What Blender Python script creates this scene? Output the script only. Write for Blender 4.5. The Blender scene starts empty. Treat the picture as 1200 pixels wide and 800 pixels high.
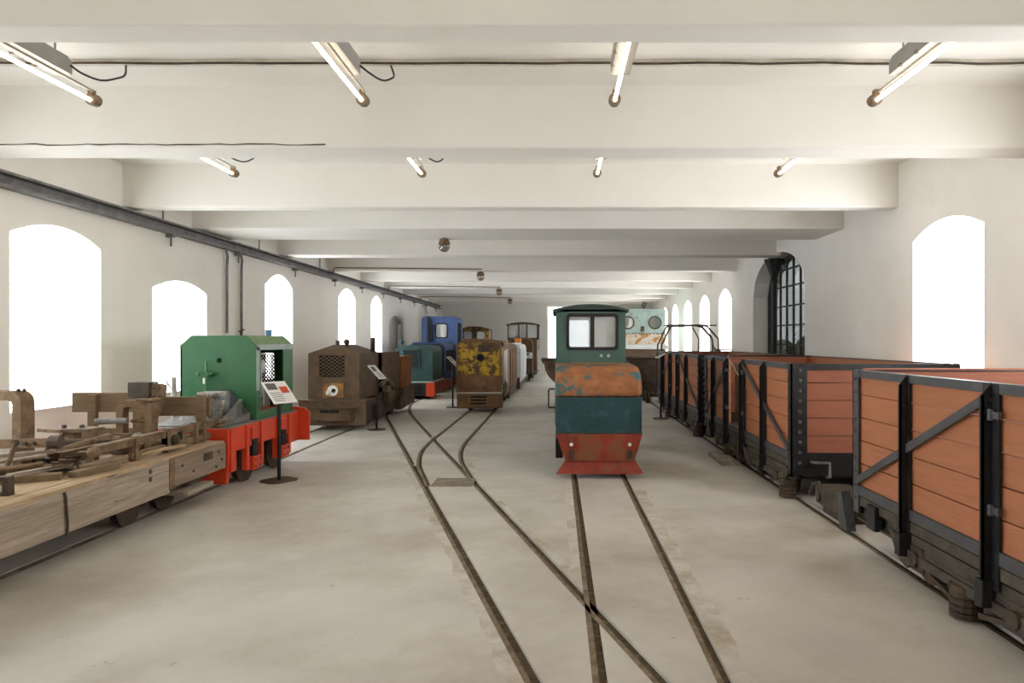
import bpy, bmesh, math, random
from mathutils import Vector, Matrix
random.seed(7)
S = bpy.context.scene
C = S.collection
PI = math.pi

# ---------------------------------------------------------------- camera, sky, exposure
EYE = 1.64
cd = bpy.data.cameras.new('camera')
cd.sensor_width = 36.0
cd.lens = 24.0
cd.shift_x = -53 / 1200
cd.clip_start = 0.05
cam = bpy.data.objects.new('camera', cd)
cam.location = (0, 0, EYE)
cam.rotation_euler = (PI / 2, 0, 0)
C.objects.link(cam)
S.camera = cam
wd = bpy.data.worlds.new('overcast')
S.world = wd
wd.use_nodes = True
bgn = wd.node_tree.nodes['Background']
bgn.inputs[0].default_value = (0.88, 0.94, 1.0, 1)
bgn.inputs[1].default_value = 3.4
WINDOW_LIGHT_LEFT = 15.0       # daylight behind the translucent window screens
WINDOW_LIGHT_RIGHT = 20.0
TUBE_LIGHT = 9.5
S.view_settings.view_transform = 'Standard'
S.view_settings.look = 'None'
S.view_settings.gamma = 1.0
S.view_settings.exposure = -0.45
try:
    S.cycles.diffuse_bounces = 6
    S.cycles.max_bounces = 10
except Exception:
    pass

# ---------------------------------------------------------------- mesh helper
class MB:
    def __init__(s):
        s.v, s.f = [], []
    def add(s, vs, fs):
        n = len(s.v)
        s.v += [tuple(v) for v in vs]
        s.f += [tuple(i + n for i in f) for f in fs]
        return s
    def box(s, x0, x1, y0, y1, z0, z1):
        x0, x1 = min(x0, x1), max(x0, x1); y0, y1 = min(y0, y1), max(y0, y1); z0, z1 = min(z0, z1), max(z0, z1)
        vs = [(x0, y0, z0), (x1, y0, z0), (x1, y1, z0), (x0, y1, z0), (x0, y0, z1), (x1, y0, z1), (x1, y1, z1), (x0, y1, z1)]
        return s.add(vs, [(0, 3, 2, 1), (4, 5, 6, 7), (0, 1, 5, 4), (1, 2, 6, 5), (2, 3, 7, 6), (3, 0, 4, 7)])
    def obox(s, c, size, rot=(0, 0, 0)):
        from mathutils import Euler
        R = Euler(rot).to_matrix()
        hx, hy, hz = (q / 2 for q in size)
        vs = [Vector(c) + R @ Vector(p) for p in ((-hx, -hy, -hz), (hx, -hy, -hz), (hx, hy, -hz), (-hx, hy, -hz), (-hx, -hy, hz), (hx, -hy, hz), (hx, hy, hz), (-hx, hy, hz))]
        return s.add(vs, [(0, 3, 2, 1), (4, 5, 6, 7), (0, 1, 5, 4), (1, 2, 6, 5), (2, 3, 7, 6), (3, 0, 4, 7)])
    @staticmethod
    def _p(axis, a, p):
        return (p[0], a, p[1]) if axis == 'y' else ((a, p[0], p[1]) if axis == 'x' else (p[0], p[1], a))
    def prism(s, poly, axis, a0, a1):
        n = len(poly)
        vs = [s._p(axis, a0, p) for p in poly] + [s._p(axis, a1, p) for p in poly]
        fs = [tuple(range(n)), tuple(range(2 * n - 1, n - 1, -1))]
        fs += [(i, n + i, n + (i + 1) % n, (i + 1) % n) for i in range(n)]
        return s.add(vs, fs)
    def ringp(s, outer, inner, axis, a0, a1):
        n = len(outer)
        vs = [s._p(axis, a, p) for a in (a0, a1) for loop in (outer, inner) for p in loop]
        fs = []
        for i in range(n):
            j = (i + 1) % n
            fs += [(i, j, n + j, n + i), (2 * n + i, 3 * n + i, 3 * n + j, 2 * n + j), (i, 2 * n + i, 2 * n + j, j), (n + i, n + j, 3 * n + j, 3 * n + i)]
        return s.add(vs, fs)
    def bar(s, p0, p1, w, h, up=(0, 0, 1)):
        p0, p1 = Vector(p0), Vector(p1)
        d = (p1 - p0).normalized()
        u = Vector(up)
        a = d.cross(u)
        if a.length < 1e-4:
            a = d.cross(Vector((1, 0, 0)))
        a.normalize(); b = a.cross(d).normalized()
        a *= w / 2; b *= h / 2
        vs = [p0 - a - b, p0 + a - b, p0 + a + b, p0 - a + b, p1 - a - b, p1 + a - b, p1 + a + b, p1 - a + b]
        return s.add(vs, [(0, 1, 2, 3), (7, 6, 5, 4), (0, 4, 5, 1), (1, 5, 6, 2), (2, 6, 7, 3), (3, 7, 4, 0)])
    def tube(s, pts, r, n=8, closed=False):
        pts = [Vector(p) for p in pts]
        m = len(pts)
        rs = r if isinstance(r, (list, tuple)) else [r] * m
        ref = None
        rings = []
        for i, p in enumerate(pts):
            if closed:
                d = pts[(i + 1) % m] - pts[i - 1]
            else:
                d = pts[min(i + 1, m - 1)] - pts[max(i - 1, 0)]
            d.normalize()
            if ref is None:
                ref = Vector((0, 0, 1)) if abs(d.z) < .9 else Vector((1, 0, 0))
            a = (ref - d * ref.dot(d))
            if a.length < 1e-4:
                a = d.orthogonal()
            a.normalize(); ref = a
            b = d.cross(a)
            rings.append([p + (a * math.cos(2 * PI * k / n) + b * math.sin(2 * PI * k / n)) * rs[i] for k in range(n)])
        vs = [q for R in rings for q in R]
        fs = []
        for i in range(m if closed else m - 1):
            j = (i + 1) % m
            fs += [(i * n + k, i * n + (k + 1) % n, j * n + (k + 1) % n, j * n + k) for k in range(n)]
        if not closed:
            fs += [tuple(range(n - 1, -1, -1)), tuple((m - 1) * n + k for k in range(n))]
        return s.add(vs, fs)
    def cyl(s, p0, p1, r, n=14, r2=None):
        return s.tube([p0, p1], [r, r if r2 is None else r2], n)
    def wheel(s, c, r, w, n=24):
        x, y, z = c   # axle along x
        pr = [(-w / 2, r * .3), (-w / 2, r * .72), (-w * .5, r * .98), (w * .35, r * 1.0), (w * .35, r * 1.12), (w * .5, r * 1.12), (w * .5, r * .3)]
        vs, fs = [], []
        m = len(pr)
        for k in range(n):
            t = 2 * PI * k / n
            vs += [(x + a, y + q * math.cos(t), z + q * math.sin(t)) for a, q in pr]
        for k in range(n):
            j = (k + 1) % n
            fs += [(k * m + i, k * m + i + 1, j * m + i + 1, j * m + i) for i in range(m - 1)]
        s.add(vs, fs)
        s.cyl((x - w * .45, y, z), (x + w * .45, y, z), r * .74, n)
        s.cyl((x - w * .75, y, z), (x + w * .6, y, z), r * .3, 12)
        return s
    def ball(s, c, r, nu=10, nv=7, sz=1.0):
        vs = [(c[0], c[1], c[2] - r * sz)]
        for j in range(1, nv):
            ph = -PI / 2 + PI * j / nv
            vs += [(c[0] + r * math.cos(ph) * math.cos(2 * PI * k / nu), c[1] + r * math.cos(ph) * math.sin(2 * PI * k / nu), c[2] + r * sz * math.sin(ph)) for k in range(nu)]
        vs.append((c[0], c[1], c[2] + r * sz))
        fs = [(0, 1 + (k + 1) % nu, 1 + k) for k in range(nu)]
        for j in range(nv - 2):
            fs += [(1 + j * nu + k, 1 + j * nu + (k + 1) % nu, 1 + (j + 1) * nu + (k + 1) % nu, 1 + (j + 1) * nu + k) for k in range(nu)]
        L = len(vs) - 1
        fs += [(L, 1 + (nv - 2) * nu + k, 1 + (nv - 2) * nu + (k + 1) % nu) for k in range(nu)]
        return s.add(vs, fs)
    def mesh(s, name, mat=None, smooth=False):
        me = bpy.data.meshes.new(name)
        me.from_pydata(s.v, [], s.f)
        bm = bmesh.new(); bm.from_mesh(me)
        bmesh.ops.recalc_face_normals(bm, faces=bm.faces)
        if smooth:
            for f in bm.faces:
                f.smooth = True
            for e in bm.edges:
                if len(e.link_faces) == 2 and e.calc_face_angle(0) > .6:
                    e.smooth = False
        bm.to_mesh(me); bm.free()
        if mat:
            me.materials.append(mat)
        return me
    def build(s, name, mat, parent=None, bevel=0, smooth=False, label=None, kind=None):
        o = bpy.data.objects.new(name, s.mesh(name, mat, smooth))
        C.objects.link(o)
        if parent is not None:
            o.parent = parent
        if bevel:
            b = o.modifiers.new('bevel', 'BEVEL'); b.width = bevel; b.segments = 2; b.limit_method = 'ANGLE'; b.angle_limit = .6
        if label:
            o['label'] = label
        if kind:
            o['kind'] = kind
        return o

def thing(name, label, cat, loc=(0, 0, 0), rz=0, group=None):
    o = bpy.data.objects.new(name, None)
    o.empty_display_size = .1
    C.objects.link(o)
    o.location = loc; o.rotation_euler = (0, 0, rz)
    o['label'] = label; o['category'] = cat
    if group:
        o['group'] = group
    return o

def tag(o, label, cat, group=None):
    o['label'] = label; o['category'] = cat
    if group:
        o['group'] = group
    return o

def copy_tree(o, parent=None):
    c = o.copy(); C.objects.link(c)
    if parent is not None:
        c.parent = parent
    for ch in list(o.children):
        copy_tree(ch, c)
    return c

def rrect(x0, x1, z0, z1, r, n=5, corners=(1, 1, 1, 1)):
    """rounded rectangle, corners: bl, br, tr, tl"""
    out = []
    for (cx, cz, a0, on, px, pz) in ((x0 + r, z0 + r, PI, corners[0], x0, z0), (x1 - r, z0 + r, 1.5 * PI, corners[1], x1, z0), (x1 - r, z1 - r, 0, corners[2], x1, z1), (x0 + r, z1 - r, PI / 2, corners[3], x0, z1)):
        if on:
            out += [(cx + r * math.cos(a0 + PI / 2 * k / n), cz + r * math.sin(a0 + PI / 2 * k / n)) for k in range(n + 1)]
        else:
            out.append((px, pz))
    return out

def rect(x0, x1, z0, z1):
    return [(x0, z0), (x1, z0), (x1, z1), (x0, z1)]

def inset_hole(mb, R, H, axis, a0, a1, r=0.0):
    """rect R=(u0,u1,v0,v1) plate with a (rounded) rect hole H"""
    cx, cy = (H[0] + H[1]) / 2, (H[2] + H[3]) / 2
    inner = rrect(H[0], H[1], H[2], H[3], r, 4) if r else rect(*H)
    if not r:
        return mb.ringp(rect(*R), inner, axis, a0, a1)
    outer = []
    m = len(inner) // 4
    cs = rect(*R)
    for q in range(4):
        for k in range(m):
            t = k / (m - 1)
            c = cs[q]; i = inner[q * m + k]
            if t < .5:
                e = (c[0], i[1]) if q in (0, 2) else (i[0], c[1])
                w = 1 - 2 * t
            else:
                e = (i[0], c[1]) if q in (0, 2) else (c[0], i[1])
                w = 2 * t - 1
            outer.append((c[0] + (e[0] - c[0]) * w, c[1] + (e[1] - c[1]) * w))
    return mb.ringp(outer, inner, axis, a0, a1)

def round_hole(mb, R, c, r, axis, a0, a1, n=20):
    ang = [2 * PI * k / n for k in range(n)]
    for (u, v) in rect(*R):
        ang.append(math.atan2(v - c[1], u - c[0]) % (2 * PI))
    ang.sort()
    inner, outer = [], []
    for t in ang:
        dx, dy = math.cos(t), math.sin(t)
        k = min([((R[1] if dx > 0 else R[0]) - c[0]) / dx if abs(dx) > 1e-6 else 1e9, ((R[3] if dy > 0 else R[2]) - c[1]) / dy if abs(dy) > 1e-6 else 1e9])
        inner.append((c[0] + dx * r, c[1] + dy * r)); outer.append((c[0] + dx * k, c[1] + dy * k))
    return mb.ringp(outer, inner, axis, a0, a1)

# ---------------------------------------------------------------- materials
def mat(name, col, rough=.6, metal=0.0, var=.18, scale=5, c2=None, thr=.55, soft=.08, s2=4, c3=None, thr3=.6, s3=9, bump=.15, stretch=(1, 1, 1), spec=.35):
    m = bpy.data.materials.new(name); m.use_nodes = True
    N = m.node_tree.nodes; L = m.node_tree.links
    b = N['Principled BSDF']
    tc = N.new('ShaderNodeTexCoord'); oi = N.new('ShaderNodeObjectInfo')
    mul = N.new('ShaderNodeMath'); mul.operation = 'MULTIPLY'; mul.inputs[1].default_value = 37.0
    L.new(oi.outputs['Random'], mul.inputs[0])
    addv = N.new('ShaderNodeVectorMath'); addv.operation = 'ADD'
    L.new(tc.outputs['Object'], addv.inputs[0]); L.new(mul.outputs[0], addv.inputs[1])
    mp = N.new('ShaderNodeMapping'); mp.inputs['Scale'].default_value = stretch
    L.new(addv.outputs[0], mp.inputs['Vector'])
    def noise(sc, det=6, ro=.6):
        n = N.new('ShaderNodeTexNoise'); n.inputs['Scale'].default_value = sc; n.inputs['Detail'].default_value = det; n.inputs['Roughness'].default_value = ro
        L.new(mp.outputs[0], n.inputs['Vector']); return n
    def ramp(src, lo, hi):
        r = N.new('ShaderNodeMapRange'); r.inputs[1].default_value = lo; r.inputs[2].default_value = hi
        L.new(src, r.inputs[0]); return r.outputs[0]
    def mix(f, a, bcol):
        x = N.new('ShaderNodeMix'); x.data_type = 'RGBA'
        L.new(f, x.inputs[0])
        for s, v in ((x.inputs[6], a), (x.inputs[7], bcol)):
            if isinstance(v, (tuple, list)):
                s.default_value = (*v[:3], 1)
            else:
                L.new(v, s)
        return x.outputs[2]
    n1 = noise(scale)
    out = mix(ramp(n1.outputs[0], .3, .7), tuple(c * (1 - var) for c in col), tuple(min(1, c * (1 + var)) for c in col))
    if c2:
        out = mix(ramp(noise(s2, 8, .68).outputs[0], thr - soft, thr + soft), out, c2)
    if c3:
        out = mix(ramp(noise(s3, 8, .7).outputs[0], thr3 - .04, thr3 + .04), out, c3)
    L.new(out, b.inputs['Base Color'])
    b.inputs['Roughness'].default_value = rough
    b.inputs['Metallic'].default_value = metal
    b.inputs['Specular IOR Level'].default_value = spec
    if bump:
        bp = N.new('ShaderNodeBump'); bp.inputs['Strength'].default_value = bump; bp.inputs['Distance'].default_value = .02
        L.new(noise(scale * 5, 5, .6).outputs[0], bp.inputs['Height']); L.new(bp.outputs[0], b.inputs['Normal'])
    return m

def emit(name, col, strength):
    m = bpy.data.materials.new(name); m.use_nodes = True
    b = m.node_tree.nodes['Principled BSDF']
    b.inputs['Base Color'].default_value = (.8, .8, .8, 1)
    b.inputs['Emission Color'].default_value = (*col, 1)
    b.inputs['Emission Strength'].default_value = strength
    return m

def glassy(name, tint, gloss=.12, rough=.03):
    m = bpy.data.materials.new(name); m.use_nodes = True
    N = m.node_tree.nodes; L = m.node_tree.links
    N.remove(N['Principled BSDF'])
    t = N.new('ShaderNodeBsdfTransparent'); t.inputs[0].default_value = (*tint, 1)
    g = N.new('ShaderNodeBsdfGlossy'); g.inputs['Roughness'].default_value = rough; g.inputs[0].default_value = (.9, .9, .9, 1)
    x = N.new('ShaderNodeMixShader'); x.inputs[0].default_value = gloss
    L.new(t.outputs[0], x.inputs[1]); L.new(g.outputs[0], x.inputs[2]); L.new(x.outputs[0], N['Material Output'].inputs[0])
    return m

PLASTER = mat('plaster', (.80, .765, .705), .9, var=.035, scale=1.2, c2=(.74, .70, .63), thr=.68, soft=.12, s2=.8, bump=.12, spec=.1)
CEIL = mat('ceiling_plaster', (.785, .76, .705), .9, var=.03, scale=1.0, c2=(.74, .71, .64), thr=.7, soft=.15, s2=.7, bump=.12, spec=.1)
GREYPLASTER = mat('grey_plaster', (.60, .565, .51), .9, var=.06, scale=2, bump=.1, spec=.1)
CONC = mat('concrete', (.545, .51, .455), .62, var=.10, scale=1.1, c2=(.385, .335, .265), thr=.57, soft=.12, s2=.6, c3=(.29, .255, .21), thr3=.69, s3=9, bump=.25, spec=.35)
SCREED = mat('pale_screed', (.55, .515, .455), .85, var=.10, scale=8, c2=(.40, .34, .25), thr=.54, soft=.1, s2=3, bump=.3)
DIRT = mat('groove_dirt', (.10, .072, .042), .95, var=.45, scale=22, c2=(.20, .15, .09), thr=.6, s2=12, bump=.6)
RAILRUST = mat('rail_rust', (.19, .135, .085), .6, .4, var=.3, scale=12, c2=(.30, .235, .165), thr=.55, s2=9)
RUST = mat('rust_brown', (.115, .074, .045), .75, .15, var=.3, scale=6, c2=(.165, .085, .038), thr=.6, s2=4, bump=.3)
RUSTDARK = mat('rust_dark', (.075, .052, .036), .7, .25, var=.35, scale=8, c2=(.12, .075, .04), thr=.6, s2=7, bump=.3)
RUSTORANGE = mat('rust_orange', (.27, .105, .028), .8, .1, var=.3, scale=6, c2=(.14, .062, .026), thr=.58, s2=4, bump=.25)
RUSTIRON = mat('rusty_iron', (.195, .125, .068), .8, .1, var=.3, scale=10, c2=(.10, .065, .04), thr=.58, s2=8, bump=.3)
BLACKIRON = mat('black_iron', (.021, .021, .022), .45, .3, var=.3, scale=9, bump=.12, spec=.4)
GREYIRON = mat('grey_painted_iron', (.085, .085, .088), .5, .25, var=.18, scale=8, bump=.12)
UNDER = mat('underframe', (.075, .062, .048), .7, .2, var=.35, scale=9, c2=(.13, .10, .065), thr=.58, s2=6, bump=.25)
PLANK = mat('red_planks', (.43, .165, .076), .62, var=.15, scale=3, c2=(.36, .128, .06), thr=.6, s2=3, bump=.12, stretch=(3, .6, 8))
PLANKEND = mat('red_end_planks', (.33, .115, .062), .62, var=.18, scale=3, c2=(.26, .085, .045), thr=.57, s2=3, bump=.15, stretch=(.6, 3, 8))
WOODGREY = mat('weathered_wood', (.375, .305, .235), .8, var=.25, scale=4, c2=(.22, .165, .12), thr=.56, soft=.12, s2=3, c3=(.12, .085, .055), thr3=.66, s3=5, bump=.4, stretch=(4, .5, 8))
WOODBROWN = mat('brown_beam', (.27, .20, .14), .8, var=.22, scale=4, c2=(.16, .115, .08), thr=.56, soft=.12, s2=3, bump=.35, stretch=(4, .5, 8))
WOODWARM = mat('deck_wood', (.43, .305, .18), .8, var=.22, scale=4, c2=(.29, .19, .105), thr=.54, soft=.12, s2=3, c3=(.17, .11, .065), thr3=.63, s3=4, bump=.25, stretch=(8, .5, 4))
WOODDARK = mat('old_plank', (.20, .138, .078), .85, var=.3, scale=4, c2=(.13, .085, .045), thr=.6, s2=4, bump=.3, stretch=(.6, 5, 8))
GREEN = mat('green_paint', (.032, .125, .048), .42, var=.10, scale=3, c2=(.026, .10, .04), thr=.66, s2=3, bump=.05)
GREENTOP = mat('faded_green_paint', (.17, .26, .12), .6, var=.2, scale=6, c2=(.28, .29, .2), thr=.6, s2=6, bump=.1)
REDOR = mat('orange_red_paint', (.62, .055, .018), .45, var=.10, scale=4, bump=.05)
TEAL = mat('teal_paint', (.026, .062, .058), .5, var=.2, scale=4, c2=(.05, .10, .092), thr=.66, s2=5, bump=.08)
TEALBODY = mat('dark_teal_paint', (.017, .052, .060), .45, var=.22, scale=3, c2=(.045, .105, .105), thr=.62, s2=6, c3=(.16, .07, .03), thr3=.73, s3=8, bump=.06)
TEALCAB = mat('green_cab_paint', (.060, .112, .092), .5, var=.14, scale=3, c2=(.035, .10, .10), thr=.68, s2=3, c3=(.14, .10, .05), thr3=.78, s3=9, bump=.06)
PEELHOOD = mat('peeling_hood', (.30, .115, .042), .65, var=.28, scale=7, c2=(.04, .12, .125), thr=.56, soft=.02, s2=3.2, c3=(.16, .075, .04), thr3=.64, s3=9, bump=.15)
REDRUST = mat('red_rusty_paint', (.25, .034, .018), .6, var=.3, scale=5, c2=(.20, .075, .03), thr=.55, s2=3.5, soft=.06, c3=(.05, .07, .06), thr3=.74, s3=7, bump=.12)
BLUE = mat('blue_paint', (.065, .112, .27), .5, var=.14, scale=3, bump=.05)
BLUEDARK = mat('dark_blue_paint', (.025, .045, .13), .5, var=.2, scale=3, bump=.05)
YELLOW = mat('peeling_yellow', (.50, .30, .025), .6, var=.25, scale=5, c2=(.12, .062, .026), thr=.50, soft=.03, s2=4.2, c3=(.06, .036, .02), thr3=.59, s3=11, bump=.2)
YELRUST = mat('rusty_yellow_brown', (.175, .095, .042), .7, var=.25, scale=5, c2=(.24, .15, .05), thr=.66, s2=5, bump=.2)
RUSTPLATE = mat('rusty_plate', (.20, .105, .05), .75, var=.28, scale=4, c2=(.12, .065, .035), thr=.58, s2=5, bump=.2)
PALEGREY = mat('pale_grey_paint', (.42, .39, .34), .6, var=.18, scale=4, c2=(.25, .16, .09), thr=.64, s2=5, bump=.1)
PALEWHITE = mat('pale_white_paint', (.55, .56, .55), .6, var=.12, scale=4, c2=(.32, .28, .22), thr=.66, s2=5, bump=.1)
LIGHTBLUE = mat('peeling_light_blue', (.30, .39, .35), .6, var=.14, scale=4, c2=(.20, .10, .045), thr=.63, soft=.03, s2=6, c3=(.09, .05, .03), thr3=.66, s3=9, bump=.15)
RUSTWHITE = mat('rusty_white_band', (.52, .46, .38), .65, var=.2, scale=6, c2=(.33, .16, .04), thr=.52, soft=.04, s2=6, c3=(.10, .05, .03), thr3=.64, s3=9, bump=.2)
SKIPM = mat('skip_brown', (.13, .098, .070), .7, .15, var=.35, scale=6, c2=(.11, .075, .05), thr=.6, s2=5, bump=.25)
ALU = mat('aluminium_grey', (.46, .45, .42), .5, .5, var=.25, scale=9, c2=(.16, .15, .13), thr=.58, s2=8, bump=.2)
DECKGREY = mat('deck_grey', (.20, .195, .175), .7, .2, var=.25, scale=7, c2=(.12, .10, .08), thr=.6, s2=5, bump=.2)
STEELEDGE = mat('primer_edge', (.33, .38, .35), .5, .2, var=.15, scale=7, bump=.08)
ZINC = mat('channel_steel', (.20, .195, .19), .6, .35, var=.25, scale=6, c2=(.09, .085, .08), thr=.6, s2=4, bump=.2)
LAMPGREY = mat('lamp_housing', (.30, .285, .26), .45, .3, var=.08, scale=6, bump=0)
CAPBROWN = mat('lamp_cap', (.17, .12, .075), .5, .2, var=.2, scale=12, bump=.1)
TRUNKING = mat('white_trunking', (.62, .59, .53), .7, var=.15, scale=6, bump=.05)
BLACK = mat('black_rubber', (.014, .014, .015), .55, var=.2, scale=9, bump=0)
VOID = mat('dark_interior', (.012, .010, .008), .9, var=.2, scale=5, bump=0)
STANDBLACK = mat('stand_black', (.012, .012, .013), .4, .2, var=.1, scale=9, bump=0)
STANDBASE = mat('stand_base_bronze', (.075, .058, .040), .5, .3, var=.15, scale=5, bump=0)
PAPER = mat('sign_paper', (.74, .72, .68), .5, var=.03, scale=4, bump=0)
INKDARK = mat('print_dark', (.10, .095, .09), .5, var=.3, scale=30, bump=0)
INKRED = mat('print_red', (.50, .07, .03), .5, var=.3, scale=30, bump=0)
WHITEPAINT = mat('white_paint', (.75, .74, .70), .5, var=.06, scale=6, bump=0)
ORANGEPL = mat('orange_plastic', (.68, .20, .05), .45, var=.1, scale=8, bump=0)
BLUEENAMEL = mat('blue_enamel', (.05, .16, .28), .35, var=.1, scale=8, bump=0)
PALEGREEN = mat('pale_green_paint', (.36, .37, .30), .6, var=.15, scale=6, bump=.05)
CASTIRON = mat('cast_iron_column', (.026, .025, .024), .5, .25, var=.2, scale=7, bump=.1)
BARIRON = mat('glazing_bar_iron', (.06, .055, .048), .6, .3, var=.2, scale=8, bump=.05)
GLASS = glassy('window_glass', (.93, .95, .95), .10)
DARKGLASS = glassy('dimming_glass', (.46, .465, .45), .24, .04)  # dark tint put in to dim the bright sky behind the arched window
def hazy(name, tint, haze):
    m = glassy(name, tint, .10)
    N = m.node_tree.nodes; L = m.node_tree.links
    old = N['Material Output'].inputs[0].links[0].from_socket
    d = N.new('ShaderNodeBsdfDiffuse'); d.inputs[0].default_value = (.62, .63, .62, 1)  # pale diffuse mix puts white reflections and haze into the pane colour
    x = N.new('ShaderNodeMixShader'); x.inputs[0].default_value = haze
    L.new(old, x.inputs[1]); L.new(d.outputs[0], x.inputs[2]); L.new(x.outputs[0], N['Material Output'].inputs[0])
    return m
HAZY = hazy('hazy_glass', (.93, .95, .95), .42)
LAMPGLASS = glassy('lamp_glass', (.75, .73, .70), .35, .1)
DAYL = emit('daylit_screen_left', (.86, .93, 1.0), WINDOW_LIGHT_LEFT)
DAYR = emit('daylit_screen_right', (.93, .965, 1.0), WINDOW_LIGHT_RIGHT)
TUBE = emit('fluorescent_tube', (1.0, .865, .69), TUBE_LIGHT * 1.7)
HEDGE = mat('hedge_leaves', (.05, .06, .035), .8, var=.4, scale=3, bump=.4)
YARD = mat('yard_ground', (.16, .145, .12), .9, var=.2, scale=1.5, bump=.2)

# ---------------------------------------------------------------- the room
XL, XR, YB, YF, HC, HB = -5.67, 4.45, -3.2, 33.2, 3.95, 3.39
WT = .55

def boolean_cut(o, cutters):
    for c in cutters:
        md = o.modifiers.new('cut', 'BOOLEAN'); md.operation = 'DIFFERENCE'; md.solver = 'EXACT'; md.object = c
    bpy.context.view_layer.update()
    dg = bpy.context.evaluated_depsgraph_get()
    me = bpy.data.meshes.new_from_object(o.evaluated_get(dg))
    o.modifiers.clear(); o.data = me
    for c in cutters:
        d = c.data; bpy.data.objects.remove(c); bpy.data.meshes.remove(d)

def structure(name, mb, m, parent=None, bevel=0):
    o = mb.build(name, m, parent, bevel)
    if parent is None:
        o['kind'] = 'structure'
    return o

def arch_poly(y0, y1, zs, zp, za, n=12, kind='seg'):
    pts = [(y0, zs), (y1, zs)]
    c, h, r = (y0 + y1) / 2, (y1 - y0) / 2, za - zp
    for k in range(n + 1):
        t = k / n
        u = 1 - 2 * t
        z = math.sqrt(max(0, 1 - u * u)) if kind == 'round' else (1 - u * u) if kind == 'seg' else (1 - abs(u) ** 1.7) ** .8
        pts.append((c + h * u, zp + r * z))
    return pts

# rails: list of polylines (x, y)
def dense(f, y0, y1, st=.35):
    n = max(2, int((y1 - y0) / st) + 1)
    return [(f(y0 + (y1 - y0) * k / (n - 1)), y0 + (y1 - y0) * k / (n - 1)) for k in range(n)]
def sstep(a, b, t):
    t = max(0, min(1, (t - a) / (b - a))); return t * t * (3 - 2 * t)
def interp(tab):
    def f(y):
        if y <= tab[0][0]:
            return tab[0][1]
        for (a, xa), (b, xb) in zip(tab, tab[1:]):
            if y <= b:
                return xa + (xb - xa) * (y - a) / (b - a)
        return tab[-1][1]
    return f
bl = lambda y: -.12 - .312 * (y - 3.28)
br = lambda y: .498 - .3155 * (y - 3.28)
def b_left(y):
    return bl(y) if y < 15 else bl(15) + (-4.48 - bl(15)) * math.sin(min(1, (y - 15) / 4.0) * PI / 2)
def b_right(y):
    return br(y) if y < 14 else br(14) + (-3.88 - br(14)) * math.sin(min(1, (y - 14) / 5.0) * PI / 2)
d_left = interp([(7.6, -1.43), (8.1, -1.57), (8.5, -1.685), (8.86, -1.79), (9.2, -1.87), (9.6, -1.945), (10.0, -2.005), (10.4, -2.045), (11.0, -2.075), (11.6, -2.085), (40, -2.085)])
d_right = interp([(7.8, -.93), (8.2, -1.035), (8.5, -1.11), (9.0, -1.235), (9.4, -1.325), (9.8, -1.395), (10.25, -1.45), (10.8, -1.482), (11.4, -1.495), (40, -1.495)])
TRACKS = {
    'left': [dense(lambda y: -4.48, YB + .1, 33.1, 3), dense(lambda y: -3.88, YB + .1, 33.1, 3)],
    'diagonal': [dense(b_left, YB + .1, 15.6, .8) + dense(b_left, 15.8, 18.7), dense(b_right, YB + .1, 14, .8) + dense(b_right, 14.3, 18.7)],
    'branch': [dense(d_left, 7.75, 12, .2) + [(-2.085, 33.0)], dense(d_right, 7.95, 12, .2) + [(-1.495, 33.0)]],
    'middle': [dense(lambda y: .20, YB + .1, 33.0, 3), dense(lambda y: .80, YB + .1, 33.0, 3)],
    'right': [dense(lambda y: 2.50, YB + .1, 33.1, 3), dense(lambda y: 3.98, YB + .1, 33.1, 3)],
}
def offset_poly(path, a, b, jit=0.0):
    L, R = [], []
    for i, p in enumerate(path):
        q0, q1 = path[max(0, i - 1)], path[min(len(path) - 1, i + 1)]
        d = Vector((q1[0] - q0[0], q1[1] - q0[1])).normalized()
        nx, ny = d.y, -d.x
        ja, jb = random.uniform(-jit, jit), random.uniform(-jit, jit)
        L.append((p[0] + nx * (a + ja), p[1] + ny * (a + ja))); R.append((p[0] + nx * (b + jb), p[1] + ny * (b + jb)))
    return L, R
def strip(mb, path, a, b, z0, z1, jit=0.0):
    L, R = offset_poly(path, a, b, jit)
    n = len(path)
    vs = [(x, y, z) for z in (z0, z1) for side in (L, R) for (x, y) in side]
    fs = []
    for i in range(n - 1):
        j = i + 1
        fs += [(i, j, n + j, n + i), (2 * n + i, 3 * n + i, 3 * n + j, 2 * n + j), (i, 2 * n + i, 2 * n + j, j), (n + i, n + j, 3 * n + j, 3 * n + i)]
    fs += [(0, n, 3 * n, 2 * n), (n - 1, 3 * n - 1, 4 * n - 1, 2 * n - 1)]
    return mb.add(vs, fs)
GW = {'left': (-.03, .05), 'diagonal': (-.035, .05), 'branch': (-.03, .042), 'middle': (-.03, .045), 'right': (-.03, .06)}
cutters = []
for k, rails in TRACKS.items():
    for pth in rails:
        m = MB(); strip(m, pth, *GW[k], -.06, .2)
        cutters.append(m.build('cutter', None))
fl = structure('floor', MB().box(XL - WT, XR + WT, YB - WT, YF + WT, -.3, 0), CONC)
boolean_cut(fl, cutters)
if len(fl.data.materials) == 0:
    fl.data.materials.append(CONC)
# the floor's joints: a covered pit between the points
structure('trim_1', MB().box(-1.44, -.97, 7.72, 8.20, -.002, .002), mat('pit_cover', (.25, .21, .155), .85, var=.2, scale=6, c2=(.18, .145, .10), s2=8)).name = 'trim_1'

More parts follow.
